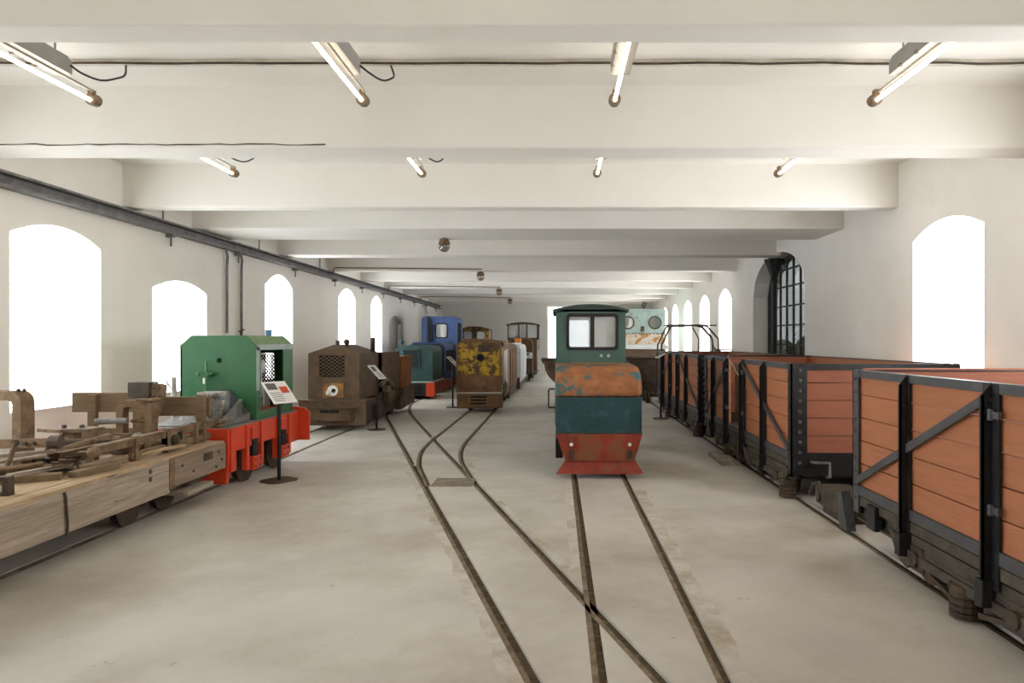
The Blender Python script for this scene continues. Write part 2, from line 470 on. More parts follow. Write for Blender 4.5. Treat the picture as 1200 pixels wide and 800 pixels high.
TL = {'left': 'straight narrow track along the left wall, under the timber wagon and the green locomotive',
      'diagonal': 'embedded track running diagonally from the foreground towards the left wall',
      'branch': 'curved branch track that leads off the diagonal one to the rusty yellow locomotive',
      'middle': 'straight track from the foreground to the green cab locomotive with red front plate',
      'right': 'track under the row of red plank wagons along the right wall'}
for k, rails in TRACKS.items():
    t = thing('railway_track', TL[k], 'track', (0, 0, 0), group=None)
    for pth in rails:
        a, b = GW[k]
        strip(MB(), pth, 0, 0, 0, 0)
        m = MB(); strip(m, pth, a + .002, a + .034, -.058, -.004); m.build('rail', RAILRUST, t)
        m = MB()
        fine = []
        for (p, q) in zip(pth, pth[1:]):
            nn = max(1, int(abs(q[1] - p[1]) / .12)) if p[1] < 16 else 1
            fine += [(p[0] + (q[0] - p[0]) * i / nn, p[1] + (q[1] - p[1]) * i / nn) for i in range(nn)]
        fine.append(pth[-1])
        strip(m, fine, a + .034, b + .004, -.06, -.022, .003)
        o = m.build('groove_dirt', DIRT, t); o['kind'] = 'stuff'
    if k in ('diagonal', 'middle', 'branch'):
        # pale cement patches cast beside the rails, broken edges
        for pth, (u, v, ya, yb) in zip(rails, {'diagonal': ((-.115, -.037, 2.6, 10.0), (.052, .115, 4.9, 7.1)), 'middle': ((-.11, -.032, 4.85, 8.0), (.047, .165, 2.5, 7.6)), 'branch': ((-.07, -.032, 9.0, 12.0), (.044, .13, 8.0, 15.0))}[k]):
            fine = []
            for (p, q) in zip(pth, pth[1:]):
                nn = max(1, int(abs(q[1] - p[1]) / .045))
                fine += [(p[0] + (q[0] - p[0]) * i / nn, p[1] + (q[1] - p[1]) * i / nn) for i in range(nn)]
            fine = [p for p in fine if ya < p[1] < yb]
            L, R = offset_poly(fine, u, v)
            m = MB()
            n = len(fine)
            far = R if u > 0 else L
            far = [(x + .012 * math.sin(y * 5.1) + .008 * math.sin(y * 13.7 + 1) + random.uniform(-.006, .006), y) for x, y in far]
            near = L if u > 0 else R
            vs = [(x, y, .0025) for x, y in near] + [(x, y, .0005) for x, y in far]
            m.add(vs, [(i, i + 1, n + i + 1, n + i) for i in range(n - 1)])
            m.build('cement_edge', SCREED, t)

# walls with arched openings
LEFTW = [(7.07, 8.48, .87, 2.78, 2.95), (9.57, 11.04, .87, 2.40, 2.55), (13.26, 14.63, .87, 2.75, 3.0), (17.7, 19.2, .87, 2.8, 3.07), (20.8, 22.1, .87, 2.8, 3.07)]
LEFTNICHE = [(23.0, 24.8, .3, 2.25, 2.54), (27.9, 30.0, .9, 2.9, 3.2)]
LEFTBEHIND = [(4.2, 5.6, .87, 2.78, 2.95), (-.6, .8, .87, 2.78, 2.95)]
RIGHTW = [(7.12, 8.54, .87, 2.88, 3.06), (17.45, 18.8, .87, 2.75, 3.04), (19.95, 21.3, .87, 2.75, 3.04), (22.6, 23.95, .87, 2.75, 3.04), (25.1, 26.4, .87, 2.75, 3.04), (27.5, 28.8, .87, 2.75, 3.04)]
RIGHTBEHIND = [(4.0, 5.4, .87, 2.85, 3.06), (-.6, .8, .87, 2.85, 3.06)]
ARCHWIN = (12.27, 15.5, .6, 2.62, 3.44)
wl = structure('wall_left', MB().box(XL - WT, XL, YB - WT, YF + WT, -.3, HC + .3), PLASTER)
cut = []
for w in LEFTW + LEFTBEHIND:
    cut.append(MB().prism(arch_poly(*w), 'x', XL - WT - .2, XL + .2).build('cutter', None))
for w in LEFTNICHE:
    cut.append(MB().prism(arch_poly(*w, kind='gothic'), 'x', XL - .16, XL + .2).build('cutter', None))
boolean_cut(wl, cut)
wr = structure('wall_right', MB().box(XR, XR + WT, YB - WT, YF + WT, -.3, HC + .3), PLASTER)
cut = []
for i, w in enumerate(RIGHTW + RIGHTBEHIND):
    cut.append(MB().prism(arch_poly(*w, kind='seg' if i in (0, 6, 7) else 'gothic'), 'x', XR - .2, XR + WT + .2).build('cutter', None))
cut.append(MB().prism(arch_poly(*ARCHWIN, n=24, kind='round'), 'x', XR - .2, XR + WT + .2).build('cutter', None))
boolean_cut(wr, cut)
for w in (wl, wr):
    if len(w.data.materials) == 0:
        w.data.materials.append(PLASTER)
wf = structure('wall_far', MB().box(XL - WT, XR + WT, YF, YF + WT, -.3, HC + .3), mat('far_plaster', (.78, .755, .71), .9, var=.03, scale=1.5, bump=.05, spec=.1))
cc = [MB().box(-.50, 1.6, YF - .2, YF + WT + .2, -.0, 3.38).build('cutter', None)]
boolean_cut(wf, cc)
structure('wall_near', MB().box(XL - WT, XR + WT, YB - WT, YB, -.3, HC + .3), PLASTER)
structure('ceiling', MB().box(XL - WT, XR + WT, YB - WT, YF + WT, HC, HC + .3), CEIL)
# windows: translucent daylit screens in a white border
wn = 1
for side, lst, beh in (('l', LEFTW, LEFTBEHIND), ('r', RIGHTW, RIGHTBEHIND)):
    for i, w in enumerate(lst + beh):
        kind = 'gothic' if (side == 'r' and 0 < i < 6) else 'seg'
        x = XL - WT + .08 if side == 'l' else XR + WT - .08
        p = arch_poly(*w, kind=kind)
        o = structure(f'window_{wn}', MB().prism(p, 'x', x - .012, x + .012), DAYL if side == 'l' else DAYR)
        cy, cz = (w[0] + w[1]) / 2, (w[2] + w[4]) / 2
        inner = [(cy + (a - cy) * .95, cz + (b - cz) * .965) for a, b in p]
        sx = .013 if side == 'l' else -.013
        MB().ringp(p, inner, 'x', x + sx, x + sx * 4).build('frame', WHITEPAINT, o)
        # pale sloped sill board inside the reveal
        xa, xb = (XL - WT + .12, XL + .015) if side == 'l' else (XR - .015, XR + WT - .12)
        MB().box(xa, xb, w[0] + .01, w[1] - .01, w[2], w[2] + .03).build('sill', WHITEPAINT, o)
        wn += 1
for w in LEFTNICHE:
    p = arch_poly(*w, kind='gothic')
    structure(f'window_{wn}', MB().prism([(a * .999 + .001 * (w[0] + w[1]) / 2, b) for a, b in p], 'x', XL - .165, XL - .13), GREYPLASTER if w[0] < 25 else mat('pale_niche', (.6, .58, .54), .9, var=.05)); wn += 1
# daylit opening in the far wall
o = structure('door_1', MB().box(-.50, 1.6, YF + .25, YF + .28, 0, 3.38), emit('daylit_far_opening', (.86, .93, 1.0), 3.0))
MB().ringp(rect(-.50, 1.6, .0, 3.38), rect(-.45, 1.55, .03, 3.33), 'y', YF + .19, YF + .25).build('frame', WHITEPAINT, o)

# big arched iron window with a column in front
XG = XR + .36
o = structure(f'window_{wn}', MB().prism(arch_poly(*ARCHWIN, n=24, kind='round'), 'x', XG - .004, XG + .004), DARKGLASS)
gp = arch_poly(*ARCHWIN, n=24, kind='round')
cy, cz = (ARCHWIN[0] + ARCHWIN[1]) / 2, 1.8
MB().ringp(gp, [(cy + (a - cy) * .965, cz + (b - cz) * .96) for a, b in gp], 'x', XG - .03, XG + .03).build('frame', BARIRON, o)
def arch_top(y):
    u = (y - cy) / ((ARCHWIN[1] - ARCHWIN[0]) / 2)
    return ARCHWIN[3] + (ARCHWIN[4] - ARCHWIN[3]) * math.sqrt(max(0, 1 - u * u))
for k in range(1, 8):
    y = ARCHWIN[0] + (ARCHWIN[1] - ARCHWIN[0]) * k / 8
    MB().box(XG - .022, XG + .022, y - .014, y + .014, ARCHWIN[2], arch_top(y)).build('glazing_bar', BARIRON, o)
for z in (.77, 1.17, 1.57, 1.98, 2.38, 2.79, 3.15):
    h = (ARCHWIN[1] - ARCHWIN[0]) / 2
    u = math.sqrt(max(0, 1 - max(0, (z - ARCHWIN[3]) / (ARCHWIN[4] - ARCHWIN[3])) ** 2))
    MB().box(XG - .02, XG + .02, cy - h * u, cy + h * u, z - .014, z + .014).build('glazing_bar', BARIRON, o)
t = thing('iron_column', 'black cast iron column with flared capital standing before the arched window', 'column', (4.62, 14.55, 0))
m = MB(); m.cyl((0, 0, .6), (0, 0, 2.95), .068, 20, .062); m.build('shaft', CASTIRON, t, smooth=True)
m = MB(); m.tube([(0, 0, 2.90), (0, 0, 2.94), (0, 0, 2.98), (0, 0, 3.2), (0, 0, 3.32), (0, 0, 3.34), (0, 0, 3.39)], [.085, .085, .07, .14, .19, .21, .21], 8); m.build('capital', CASTIRON, t)
m = MB(); m.cyl((0, 0, .6), (0, 0, .66), .15, 20, .13); m.build('base', CASTIRON, t)
# outside the arched window
structure('ground', MB().box(XR + WT, 60, -20, 60, -.4, -.3), YARD)
for i, (hx, hy) in enumerate(((9.5, 19), (12, 24), (10.5, 30), (14, 36))):
    m = MB()
    for k in range(14):
        m.ball((random.uniform(-1.2, 1.2), random.uniform(-2, 2), random.uniform(.3, 1.5)), random.uniform(.5, .9), 10, 7)
    ob = m.build('shrub', HEDGE); ob.location = (hx, hy, -.3)
    tag(ob, ('nearest dark shrub outside behind the arched window', 'second dark shrub outside behind the arched window', 'third dark shrub outside behind the arched window', 'farthest dark shrub outside behind the arched window')[i], 'shrub', 'shrubs outside the arched window')

# beams
BEAMS = [(-1.1, -.8), (1.35, 1.62), (3.78, 4.015), (6.17, 6.54), (8.90, 9.15), (10.6, 11.76), (13.86, 14.32), (16.87, 17.22), (19.7, 20.0), (22.4, 22.7), (25.1, 25.4), (27.65, 27.95), (30.0, 30.3), (31.6, 31.9)]
for i, (a, b) in enumerate(BEAMS):
    o = structure('ceiling_beam', MB().box(XL - .1, XR + .1, a, b, HB, HC + .05), CEIL, bevel=.02)
    if i == 3:
        pts = [(XL + .1 + k * .12 + random.uniform(-.02, .02), a - .001, HB + .028 + random.uniform(-.006, .008)) for k in range(30)]
        pts = [p for p in pts if p[0] < -2.0]
        m = MB(); m.tube(pts, [random.uniform(.003, .008) for _ in pts], 5); c = m.build('crack', RUSTDARK, o)

# ---------------------------------------------------------------- wall and ceiling services
t = thing('steel_channel', 'long grey steel channel running along the left wall under the beams', 'channel')
MB().prism([(XL + .004, 3.2), (XL + .13, 3.2), (XL + .13, 3.225), (XL + .02, 3.225), (XL + .02, 3.335), (XL + .13, 3.335), (XL + .13, 3.36), (XL + .004, 3.36)], 'y', YB, 32.9).build('beam', ZINC, t)
for y in (9.9, 12.0, 14.6, 17.2, 19.6, 22.0, 24.4, 26.8, 29.2, 31.5):
    m = MB(); m.box(XL + .005, XL + .12, y - .03, y + .03, 3.15, 3.20); m.box(XL + .06, XL + .08, y - .01, y + .01, 3.02, 3.15); m.build('bracket', ZINC, t)
for y, lab in ((11.62, 'left'), (12.15, 'right')):
    m = MB(); m.tube([(XL + .10, y - .15, 3.2), (XL + .06, y, 3.08), (XL + .05, y, 2.9), (XL + .05, y, 1.78)], .022, 8)
    o = tag(m.build('wall_pipe', ZINC), f'{"left" if lab == "left" else "right"} one of two thin dark pipes running down the left wall behind the green cab', 'pipe')
t = thing('pipe_valve', 'small dark valve at the foot of the wall pipe above the green cab', 'valve', (XL + .07, 12.15, 1.66))
m = MB(); m.box(-.05, .05, -.12, .12, .0, .09); m.build('body', RUSTDARK, t)
m = MB(); m.cyl((0, -.05, .09), (0, -.05, .17), .02); m.cyl((0, -.12, .16), (0, .04, .19), .015); m.build('handle', RUSTDARK, t)
for y in (9.75, 12.9, 14.2, 16.2):
    m = MB(); m.cyl((XL + .04, y, 3.36), (XL + .04, y, HC), .012, 8)
    tag(m.build('hanger_rod', ZINC), {9: 'nearest thin rod rising from the wall channel to the ceiling', 12: 'second nearest thin rod rising from the wall channel to the ceiling', 14: 'third thin rod rising from the wall channel to the ceiling', 16: 'farthest thin rod rising from the wall channel to the ceiling'}[int(y)], 'rod', 'hanger rods above the wall channel')
t = thing('ceiling_trunking', 'white cable trunking with a dark cable across the ceiling behind the first beam', 'trunking')
MB().box(XL, XR, 5.58, 5.66, HC - .03, HC).build('trunk', TRUNKING, t)
m = MB(); m.tube([(XL + (XR - XL) * k / 40, 5.57 - .012 * math.sin(k * 1.7), HC - .035 - .008 * abs(math.sin(k * .9))) for k in range(41)], .010, 6); m.build('cable', RUSTDARK, t)
for k, y in enumerate((16.83, 22.36, 27.61)):
    pts = [(XL + .15, y, 3.30), (XL + .15, y, 3.41), (XL + .17, y, 3.445), (XL + .21, y, 3.46)] + [(XL + .21 + (3.60 * q / 8), y, 3.46 - .04 * q / 8) for q in range(1, 9)]
    m = MB(); m.tube(pts, .014, 8)
    tag(m.build('conduit', RUSTIRON), f"{('first', 'second', 'third')[k]} thin rusty conduit crossing from the left wall channel to a caged ceiling lamp", 'conduit')

def tube_light(x, yfar, row, col):
    t = thing('tube_light', f'{row} fluorescent tube light, {col}', 'lamp', (x, yfar - .75, 3.59))
    MB().cyl((0, -.72, 0), (0, .70, 0), .015, 12).build('tube', TUBE, t, smooth=True)
    for s in (-1, 1):
        m = MB(); m.tube([(0, s * .70, .01), (0, s * .71, .01), (0, s * .78, .015), (0, s * .80, .015)], [.03, .05, .048, .03], 12); m.box(-.018, .018, s * .715 - .02, s * .715 + .03, .03, .085); m.build('end_cap', CAPBROWN, t, smooth=False)
    MB().cyl((.02, -.7, .07), (.02, .7, .07), .011, 8).build('support_rod', LAMPGREY, t)
    m = MB(); m.prism([(-.35, .075), (.38, .075), (.38, .17), (.33, .20), (-.35, .20)], 'x', -.06, .085); m.build('ballast_box', LAMPGREY, t, bevel=.004)
    m = MB()
    for q in (-.25, -.02, .2):
        m.cyl((-.07, q, .08), (-.05, q, .08), .014, 8)
    m.build('screws', CAPBROWN, t)
    m = MB(); m.cyl((.01, -.25, .2), (.01, -.25, .36), .008, 6); m.cyl((.01, .3, .2), (.01, .3, .36), .008, 6); m.build('hanger', LAMPGREY, t)
    if x < 0:
        cp = [(.085, .36, .14), (.16, .38, .085), (.22, .5, .08), (.26, .62, .14), (.25, .75, .22), (.2, .84, .34)]
        sm = []
        for k in range(len(cp) - 1):
            P = [Vector(cp[max(0, min(len(cp) - 1, k + q))]) for q in (-1, 0, 1, 2)]
            for u in (0, .25, .5, .75):
                sm.append(.5 * (2 * P[1] + (P[2] - P[0]) * u + (2 * P[0] - 5 * P[1] + 4 * P[2] - P[3]) * u * u + (3 * P[1] - P[0] - 3 * P[2] + P[3]) * u ** 3))
        m = MB(); m.tube(sm + [Vector(cp[-1])], .008, 6); m.build('cable', BLACK, t)
    return t
COLS = ((-3.77, 'leftmost of its row by the left wall'), (-1.58, 'second of its row from the left'), (.466, 'third of its row from the left'), (2.58, 'rightmost of its row by the right wall'))
for yf, row in ((5.56, 'large near'), (7.97, 'smaller farther'), (3.1, 'overhead')):
    for x, c in COLS:
        tube_light(x, yf, row, c)

def cage_lamp(y, label):
    t = thing('cage_lamp', label, 'lamp', (-1.92, y, HB - .206))
    t.scale = (.76, .76, .76)
    m = MB(); m.tube([(0, 0, .27), (0, 0, .25), (0, 0, .17), (0, 0, .13)], [.05, .10, .13, .13], 14); m.build('housing', RUSTIRON, t)
    m = MB(); m.ball((0, 0, .08), .10, 12, 8, 1.0); m.build('glass_globe', LAMPGLASS, t, smooth=True)
    m = MB()
    for k in range(6):
        a = PI * k / 6
        m.tube([(.125 * math.cos(u) * math.cos(a), .125 * math.cos(u) * math.sin(a), .10 + .13 * math.sin(u)) for u in [PI + PI * q / 8 for q in range(9)]], .006, 5)
    m.tube([(.118 * math.cos(2 * PI * k / 16), .118 * math.sin(2 * PI * k / 16), .06) for k in range(16)], .006, 5, True)
    m.build('wire_cage', RUSTIRON, t)
    if y < 14:
        pass
for y, l in ((11.6, 'nearest caged ceiling lamp, under the wide beam'), (17.08, 'second caged ceiling lamp from the front'), (22.56, 'third caged ceiling lamp from the front'), (27.8, 'farthest caged ceiling lamp near the end wall')):
    cage_lamp(y, l)
t = thing('wall_socket', 'white double socket plate on the right wall above the second plank wagon', 'socket', (XR - .03, 9.4, 1.29))
MB().box(0, .03, -.17, -.01, 0, .09).build('plate', WHITEPAINT, t); MB().box(0, .03, .01, .17, 0, .09).build('plate', WHITEPAINT, t)
m = MB(); m.box(-.004, .0, -.12, -.06, .02, .07); m.box(-.004, .0, .06, .12, .02, .07); m.build('cover', LAMPGREY, t)

# ---------------------------------------------------------------- red plank wagons
WX0, WX1 = 2.40, 4.10
def bogie(parent, y, wheel_y=(-.5, .5), spring_y=0.0):
    m = MB()
    for X in (WX0 + .03, WX1 - .03):
        m.prism([(y - .80, .27), (y - .72, .33), (y + .72, .33), (y + .80, .27), (y + .62, .20), (y + .25, .15), (y - .25, .15), (y - .62, .20)], 'x', X - .025, X + .025)
    m.box(WX0 + .03, WX1 - .03, y - .10, y + .10, .2, .34)
    b = m.build('bogie', UNDER, parent)
    for dy in wheel_y:
        for X in (2.53, 3.95):
            MB().wheel((X, y + dy, .19), .18 if False else .17, .10).build('wheel', RUSTDARK, b)
        m = MB(); m.cyl((2.45, y + dy, .19), (4.03, y + dy, .19), .035, 10); m.build('axle', RUSTDARK, b)
        for X in (WX0 + .04, WX1 - .04):
            m = MB(); m.box(X - .05, X + .05, y + dy - .08, y + dy + .08, .11, .27); m.cyl((X - .08, y + dy, .19), (X + .08, y + dy, .19), .05, 12); m.build('axle_box', RUSTDARK, b, bevel=.008)
    for X in (WX0 - .01, WX1 + .01):
        m = MB()
        Xc = X + (.035 if X < 3 else -.035)
        yc = y + spring_y
        for q in range(3):
            m.tube([(Xc + .07 * math.cos(2 * PI * k / 14), yc + .07 * math.sin(2 * PI * k / 14), .065 + .042 * q) for k in range(14)], .022, 6, True)
        m.cyl((Xc, yc, .015), (Xc, yc, .045), .09, 14); m.cyl((Xc, yc, .16), (Xc, yc, .20), .09, 14)
        m.build('coil_spring', RUSTDARK, b)
        for sg in (-1, 1):
            m = MB(); m.bar((Xc, y + sg * .50, .15), (Xc, y + sg * .14, .07), .03, .03); m.build('brake_rod', RUSTDARK, b)
        m = MB(); m.prism([(y - .86, .30), (y - .80, .30), (y - .55, .22), (y + .55, .22), (y + .80, .30), (y + .86, .30), (y + .72, .14), (y + .60, .10), (y + .52, .16), (y - .52, .16), (y - .60, .10), (y - .72, .14)], 'x', X - .012, X + .012); m.build('side_plate', UNDER, b)
    return b

def plank_wagon(label, ys, door=True, near_visible=False):
    """ys: end, post, door post, door post, post, end (near to far)"""
    y0, p1, p2, p3, p4, y1 = ys
    t = thing('plank_wagon', label, 'wagon', (0, 0, 0), group=None)
    Z0, Z1, NB = .49, 1.40, 5
    bh = (Z1 - Z0) / NB
    def boards(ya, yb, X):
        for k in range(NB):
            d = random.uniform(-.003, .003)
            MB().box(X + d, X + .038 + d, ya + .004, yb - .004, Z0 + k * bh + .004, Z0 + (k + 1) * bh - .004).build('plank', PLANK, t, bevel=.003)
    for X in (WX0 + .012, WX1 - .05):
        boards(y0 + .01, p2, X); boards(p3, y1 - .01, X)
        if door or X > 3:
            boards(p2, p3, X)
    for Y in (y0 + .015, y1 - .055):
        for k in range(NB):
            top = Z0 + (k + 1) * bh - .004 + (.03 if k == NB - 1 and near_visible and Y > y0 + 1 else 0)
            d = random.uniform(-.003, .003)
            MB().box(WX0 + .055, WX1 - .055, Y + d, Y + .04 + d, Z0 + k * bh + .004, top).build('plank', PLANKEND, t, bevel=.003)
    # floor and rims
    MB().box(WX0 + .05, WX1 - .05, y0 + .05, y1 - .05, .44, .48).build('wagon_floor', UNDER, t)
    for X, s in ((WX0, 1), (WX1, -1)):
        for a, b in ((y0, p2), (p2, p3), (p3, y1)):
            if (a, b) == (p2, p3) and not door and s > 0:
                continue
            m = MB(); m.box(X - s * .012, X + s * .055, a, b, Z1, Z1 + .012); m.box(X - s * .012, X + s * .004, a, b, Z1 - .045, Z1 + .0); m.build('top_rail', GREYIRON, t)
        m = MB(); m.box(X - s * .012, X + s * .008, y0, y1, .425, .50); m.build('bottom_rail', GREYIRON, t)
    for Y, s in ((y0, 1), (y1, -1)):
        m = MB(); m.box(WX0, WX1, Y - s * .0, Y + s * .06, Z1, Z1 + .012); m.box(WX0, WX1, Y - s * .01, Y + s * .006, Z1 - .05, Z1 + .012); m.build('end_rail', BLACKIRON, t)
        m = MB(); m.box(WX0, WX1, Y - s * .01, Y + s * .02, .43, .50); m.box(WX0 + .02, WX1 - .02, Y + s * .0, Y + s * .05, .27, .43); m.build('headstock', BLACKIRON, t)
    # corner angles with rivets
    for X, sx in ((WX0, 1), (WX1, -1)):
        for Y, sy in ((y0, 1), (y1, -1)):
            m = MB(); m.box(X - sx * .014, X, Y - sy * .014, Y + sy * .085, .28, Z1 + .015); m.box(X - sx * .014, X + sx * .15, Y - sy * .014, Y, .28, Z1 + .015)
            c = m.build('corner_angle', BLACKIRON if Y == y0 else GREYIRON, t)
            m = MB()
            for k in range(10):
                z = .40 + k * .105
                m.ball((X - sx * .014, Y + sy * .045, z), .016, 8, 5); m.ball((X + sx * .075, Y - sy * .016, z), .021, 8, 5)
            r = m.build('rivets', GREYIRON, c); r['kind'] = 'stuff'
    # posts
    for X, s in ((WX0, 1), (WX1, -1)):
        for q, y in enumerate((p1, p2, p3, p4)):
            xo = X - s * .062
            big = q in (1, 2)
            m = MB(); m.prism([(X - s * .012, Z1 + .015), (X - s * .012, .24), (xo, .24), (xo, Z1 - .05)], 'y', y - .008, y + .008); m.box(xo, xo + s * .010, y - .008, y + .022, .24, Z1 - .055)
            m.box(X - s * .014, X - s * .0, y - (.07 if big else .03), y + (.07 if big else .03), .28, Z1 + .01)
            po = m.build('stanchion', BLACKIRON, t)
            m = MB(); m.box(xo - s * .016, X - s * .0, y - .025, y + .045, .18, .33); m.build('stanchion_pocket', BLACKIRON, po, bevel=.005)
            if big:
                m = MB()
                for k in range(11):
                    m.ball((X - s * .014, y - .045 if q == 1 else y + .045, .36 + k * .1), .012, 6, 4)
                r = m.build('rivets', BLACKIRON, po); r['kind'] = 'stuff'
                for z in (.72, 1.24):
                    m = MB(); m.box(X - s * .035, X - s * .014, y - .10, y + .03, z - .02, z + .02); m.cyl((X - s * .03, y - .03, z - .03), (X - s * .03, y - .03, z + .03), .018, 8); m.build('hinge_strap', GREYIRON, po)
        xb = X - s * .020
        for a, b in (((y0 + .06), p2), ((y1 - .06), p3)):
            m = MB(); m.bar((xb, a, Z0 + .04), (xb, b, Z1 - .06), .012, .055, up=(0, 0, 1)); m.build('diagonal_brace', GREYIRON, t)
    # sole bars
    for X, s in ((WX0 + .05, 1), (WX1 - .05, -1)):
        m = MB(); m.box(X, X + s * .02, y0 + .03, y1 - .03, .225, .43); m.box(X, X - s * .045, y0 + .03, y1 - .03, .40, .42); m.box(X, X - s * .05, y0 + .03, y1 - .03, .225, .24)
        m.build('sole_bar', UNDER, t)
        m = MB(); m.box(X - s * .055, X - s * .01, y0 + .1, y1 - .1, .345, .415); m.build('sill_timber', UNDER, t)
        MB().box(X - s * .09, X - s * .03, y1 - .42, y1 - .28, .22, .40).build('stop_block', BLACKIRON, t, bevel=.006)
    bogie(t, y0 + .92, (-.5, .5), -.72); bogie(t, y1 - 1.45, (-.5, .5))
    for Y, s in ((y0, -1), (y1, 1)):
        m = MB(); m.box(3.17, 3.33, Y, Y + s * .16, .28, .42); m.cyl((3.25, Y + s * .16, .35), (3.25, Y + s * .20, .35), .11, 16)
        m.build('coupling', RUSTDARK, t)
        m = MB(); m.tube([(2.60, Y, .41), (2.60, Y + s * .05, .41), (2.76, Y + s * .07, .41), (2.76, Y + s * .07, .27), (2.76, Y, .25)], .016, 6); m.build('grab_iron', ZINC, t)
    return t
plank_wagon('red plank wagon at the right edge, nearest the camera, with a hinged side door', (1.15, 2.0, 2.92, 3.76, 4.66, 5.50), True, True)
w2 = plank_wagon('middle red plank wagon of the right hand row, its side door missing', (6.98, 7.88, 8.78, 9.62, 10.40, 11.05), False)
plank_wagon('farthest red plank wagon of the right hand row, beside a black sign stand', (11.55, 12.6, 13.5, 14.4, 15.3, 16.2), True)
m = MB(); m.tube([(2.42, 9.55, 1.36), (2.48, 9.45, 1.2), (2.55, 9.3, 1.12), (2.62, 9.1, 1.14), (2.7, 8.9, 1.25), (2.62, 8.8, 1.38)], .014, 6); m.build('chain', RUSTIRON, w2)
t = thing('metal_cabinet', 'pale green narrow metal cabinet seen through the doorless gap of the middle plank wagon', 'cabinet', (2.64, 9.72, .483))
m = MB(); m.box(0, .30, 0, .42, 0, .80); m.build('body', PALEGREEN, t, bevel=.006)
MB().box(.03, .27, -.012, 0, .05, .70).build('door', mat('cabinet_door', (.26, .27, .23), .6, var=.1), t)
MB().box(-.015, .315, -.015, .435, .80, .83).build('top', PALEGREEN, t)
t = thing('timber_block', 'flat timber block lying on the floor beside the door gap of the middle wagon', 'block', (0, 0, 0))
m = MB(); m.box(2.17, 2.42, 9.0, 9.28, 0, .055); m.build('board', WOODGREY, t, bevel=.006); m = MB(); m.box(2.18, 2.41, 9.29, 9.85, 0, .06); m.build('board', WOODGREY, t, bevel=.006)
t = thing('coupler_gear', 'dirty metal coupler box and bent plate low between the two nearest plank wagons', 'coupler', (2.55, 6.0, 0))
m = MB(); m.box(.0, .32, .10, .75, .06, .235); m.build('box', UNDER, t, bevel=.01)
m = MB(); m.prism([(-.18, .02), (-.02, .02), (.03, .30), (-.06, .34)], 'x', -.08, .0); m.build('bent_plate', GREYIRON, t)
m = MB(); m.tube([(-.02, .85, .1), (.02, .85, .22), (.02, .70, .26), (-.02, .6, .1)], .018, 6); m.build('link', RUSTDARK, t)
m = MB(); m.box(.02, .30, .12, .6, .0, .06); m.build('skid', UNDER, t)

# ---------------------------------------------------------------- green cab locomotive in the middle
t = thing('cab_locomotive', 'dark green locomotive with a tall cab, peeling orange hood and red front plate', 'locomotive', (.5, 8.2, 0))
MB().box(-.40, .40, .12, 2.9, .14, .50).build('frame', RUSTDARK, t)
for y in (.75, 2.0):
    for X in (-.30, .30):
        MB().wheel((X, y, .17), .165, .09).build('wheel', RUSTDARK, t)
m = MB(); m.prism([(-.515, .525), (.525, .525), (.425, .205), (-.40, .205)], 'y', .0, .06); fp = m.build('front_plate', REDRUST, t)
for X in (-.33, .37):
    m = MB(); m.cyl((X, -.02, .405), (X, .0, .405), .021, 14); m.build('lamp', WHITEPAINT, fp, label='small round white lamp')
    m = MB(); m.box(X - .03, X + .03, -.03, .0, .235, .335); m.cyl((X, -.05, .29), (X, -.03, .29), .02, 10); m.build('hook_plate', RUSTDARK, fp)
m = MB()
vs = [(-.40, .02, .21), (.44, .02, .21), (.535, -.06, .06), (-.515, -.06, .06), (-.40, .06, .21), (.44, .06, .21), (.535, -.02, .055), (-.515, -.02, .055)]
m.add(vs, [(0, 1, 2, 3), (7, 6, 5, 4), (0, 4, 5, 1), (1, 5, 6, 2), (2, 6, 7, 3), (3, 7, 4, 0)]); m.build('plough_plate', REDRUST, t)
MB().box(-.515, .52, .02, 1.15, .53, .97).build('hood_body', TEALBODY, t, bevel=.012)
MB().box(-.52, .525, .014, 1.16, .525, .54).build('trim_strip', RUSTDARK, t)
MB().prism([(.0, .972), (.02, 1.10), (.075, 1.20), (.16, 1.27), (.28, 1.32), (.45, 1.335), (1.2, 1.35), (1.2, .972)], 'x', -.525, .525).build('hood', PEELHOOD, t, bevel=.05)
m = MB()
for k in range(9):
    m.ball((-.44 + k * .11, -.002, .99), .011, 6, 4)
r = m.build('rivets', RUSTDARK, t); r['kind'] = 'stuff'
MB().box(-.32, .24, .55, .60, 1.34, 1.372).build('hood_rail', WOODDARK, t)
# cab shell
cx0, cx1, cy0, cy1, cz0, cz1 = -.52, .44, 1.18, 2.75, .5, 2.08
m = MB(); inset_hole(m, (cx0, cx1, 1.30, cz1), (-.355, .32, 1.545, 2.00), 'y', cy0, cy0 + .03, .05); m.build('cab_front', TEALCAB, t)
m = MB(); inset_hole(m, (cx0, cx1, 1.30, cz1), (-.35, .28, 1.52, 1.98), 'y', cy1 - .03, cy1, .05); m.box(cx0, cx1, cy1 - .03, cy1, .5, 1.30); m.build('cab_back', TEALCAB, t)
for X in (cx0, cx1 - .03):
    m = MB(); inset_hole(m, (cy0 + .03, cy1 - .03, 1.2, cz1), (cy0 + .35, cy1 - .35, 1.5, 1.98), 'x', X, X + .03, .05); m.box(X, X + .03, cy0 + .03, cy1 - .03, cz0, 1.2); m.build('cab_side', TEALCAB, t)
arc = [(-.56 + 1.04 * k / 12, 2.075 + .075 * (1 - (k / 6 - 1) ** 2)) for k in range(13)]
m = MB(); m.prism(arc + [(x, z - .035) for x, z in reversed(arc)], 'y', cy0 - .09, cy1 + .1); m.build('roof', mat('roof_green', (.035, .055, .042), .6, var=.2), t)
g = [(cx0 + .01 + (cx1 - cx0 - .02) * k / 12, min(2.05 + .08 * (1 - (k / 6 - 1) ** 2), 2.115)) for k in range(13)]
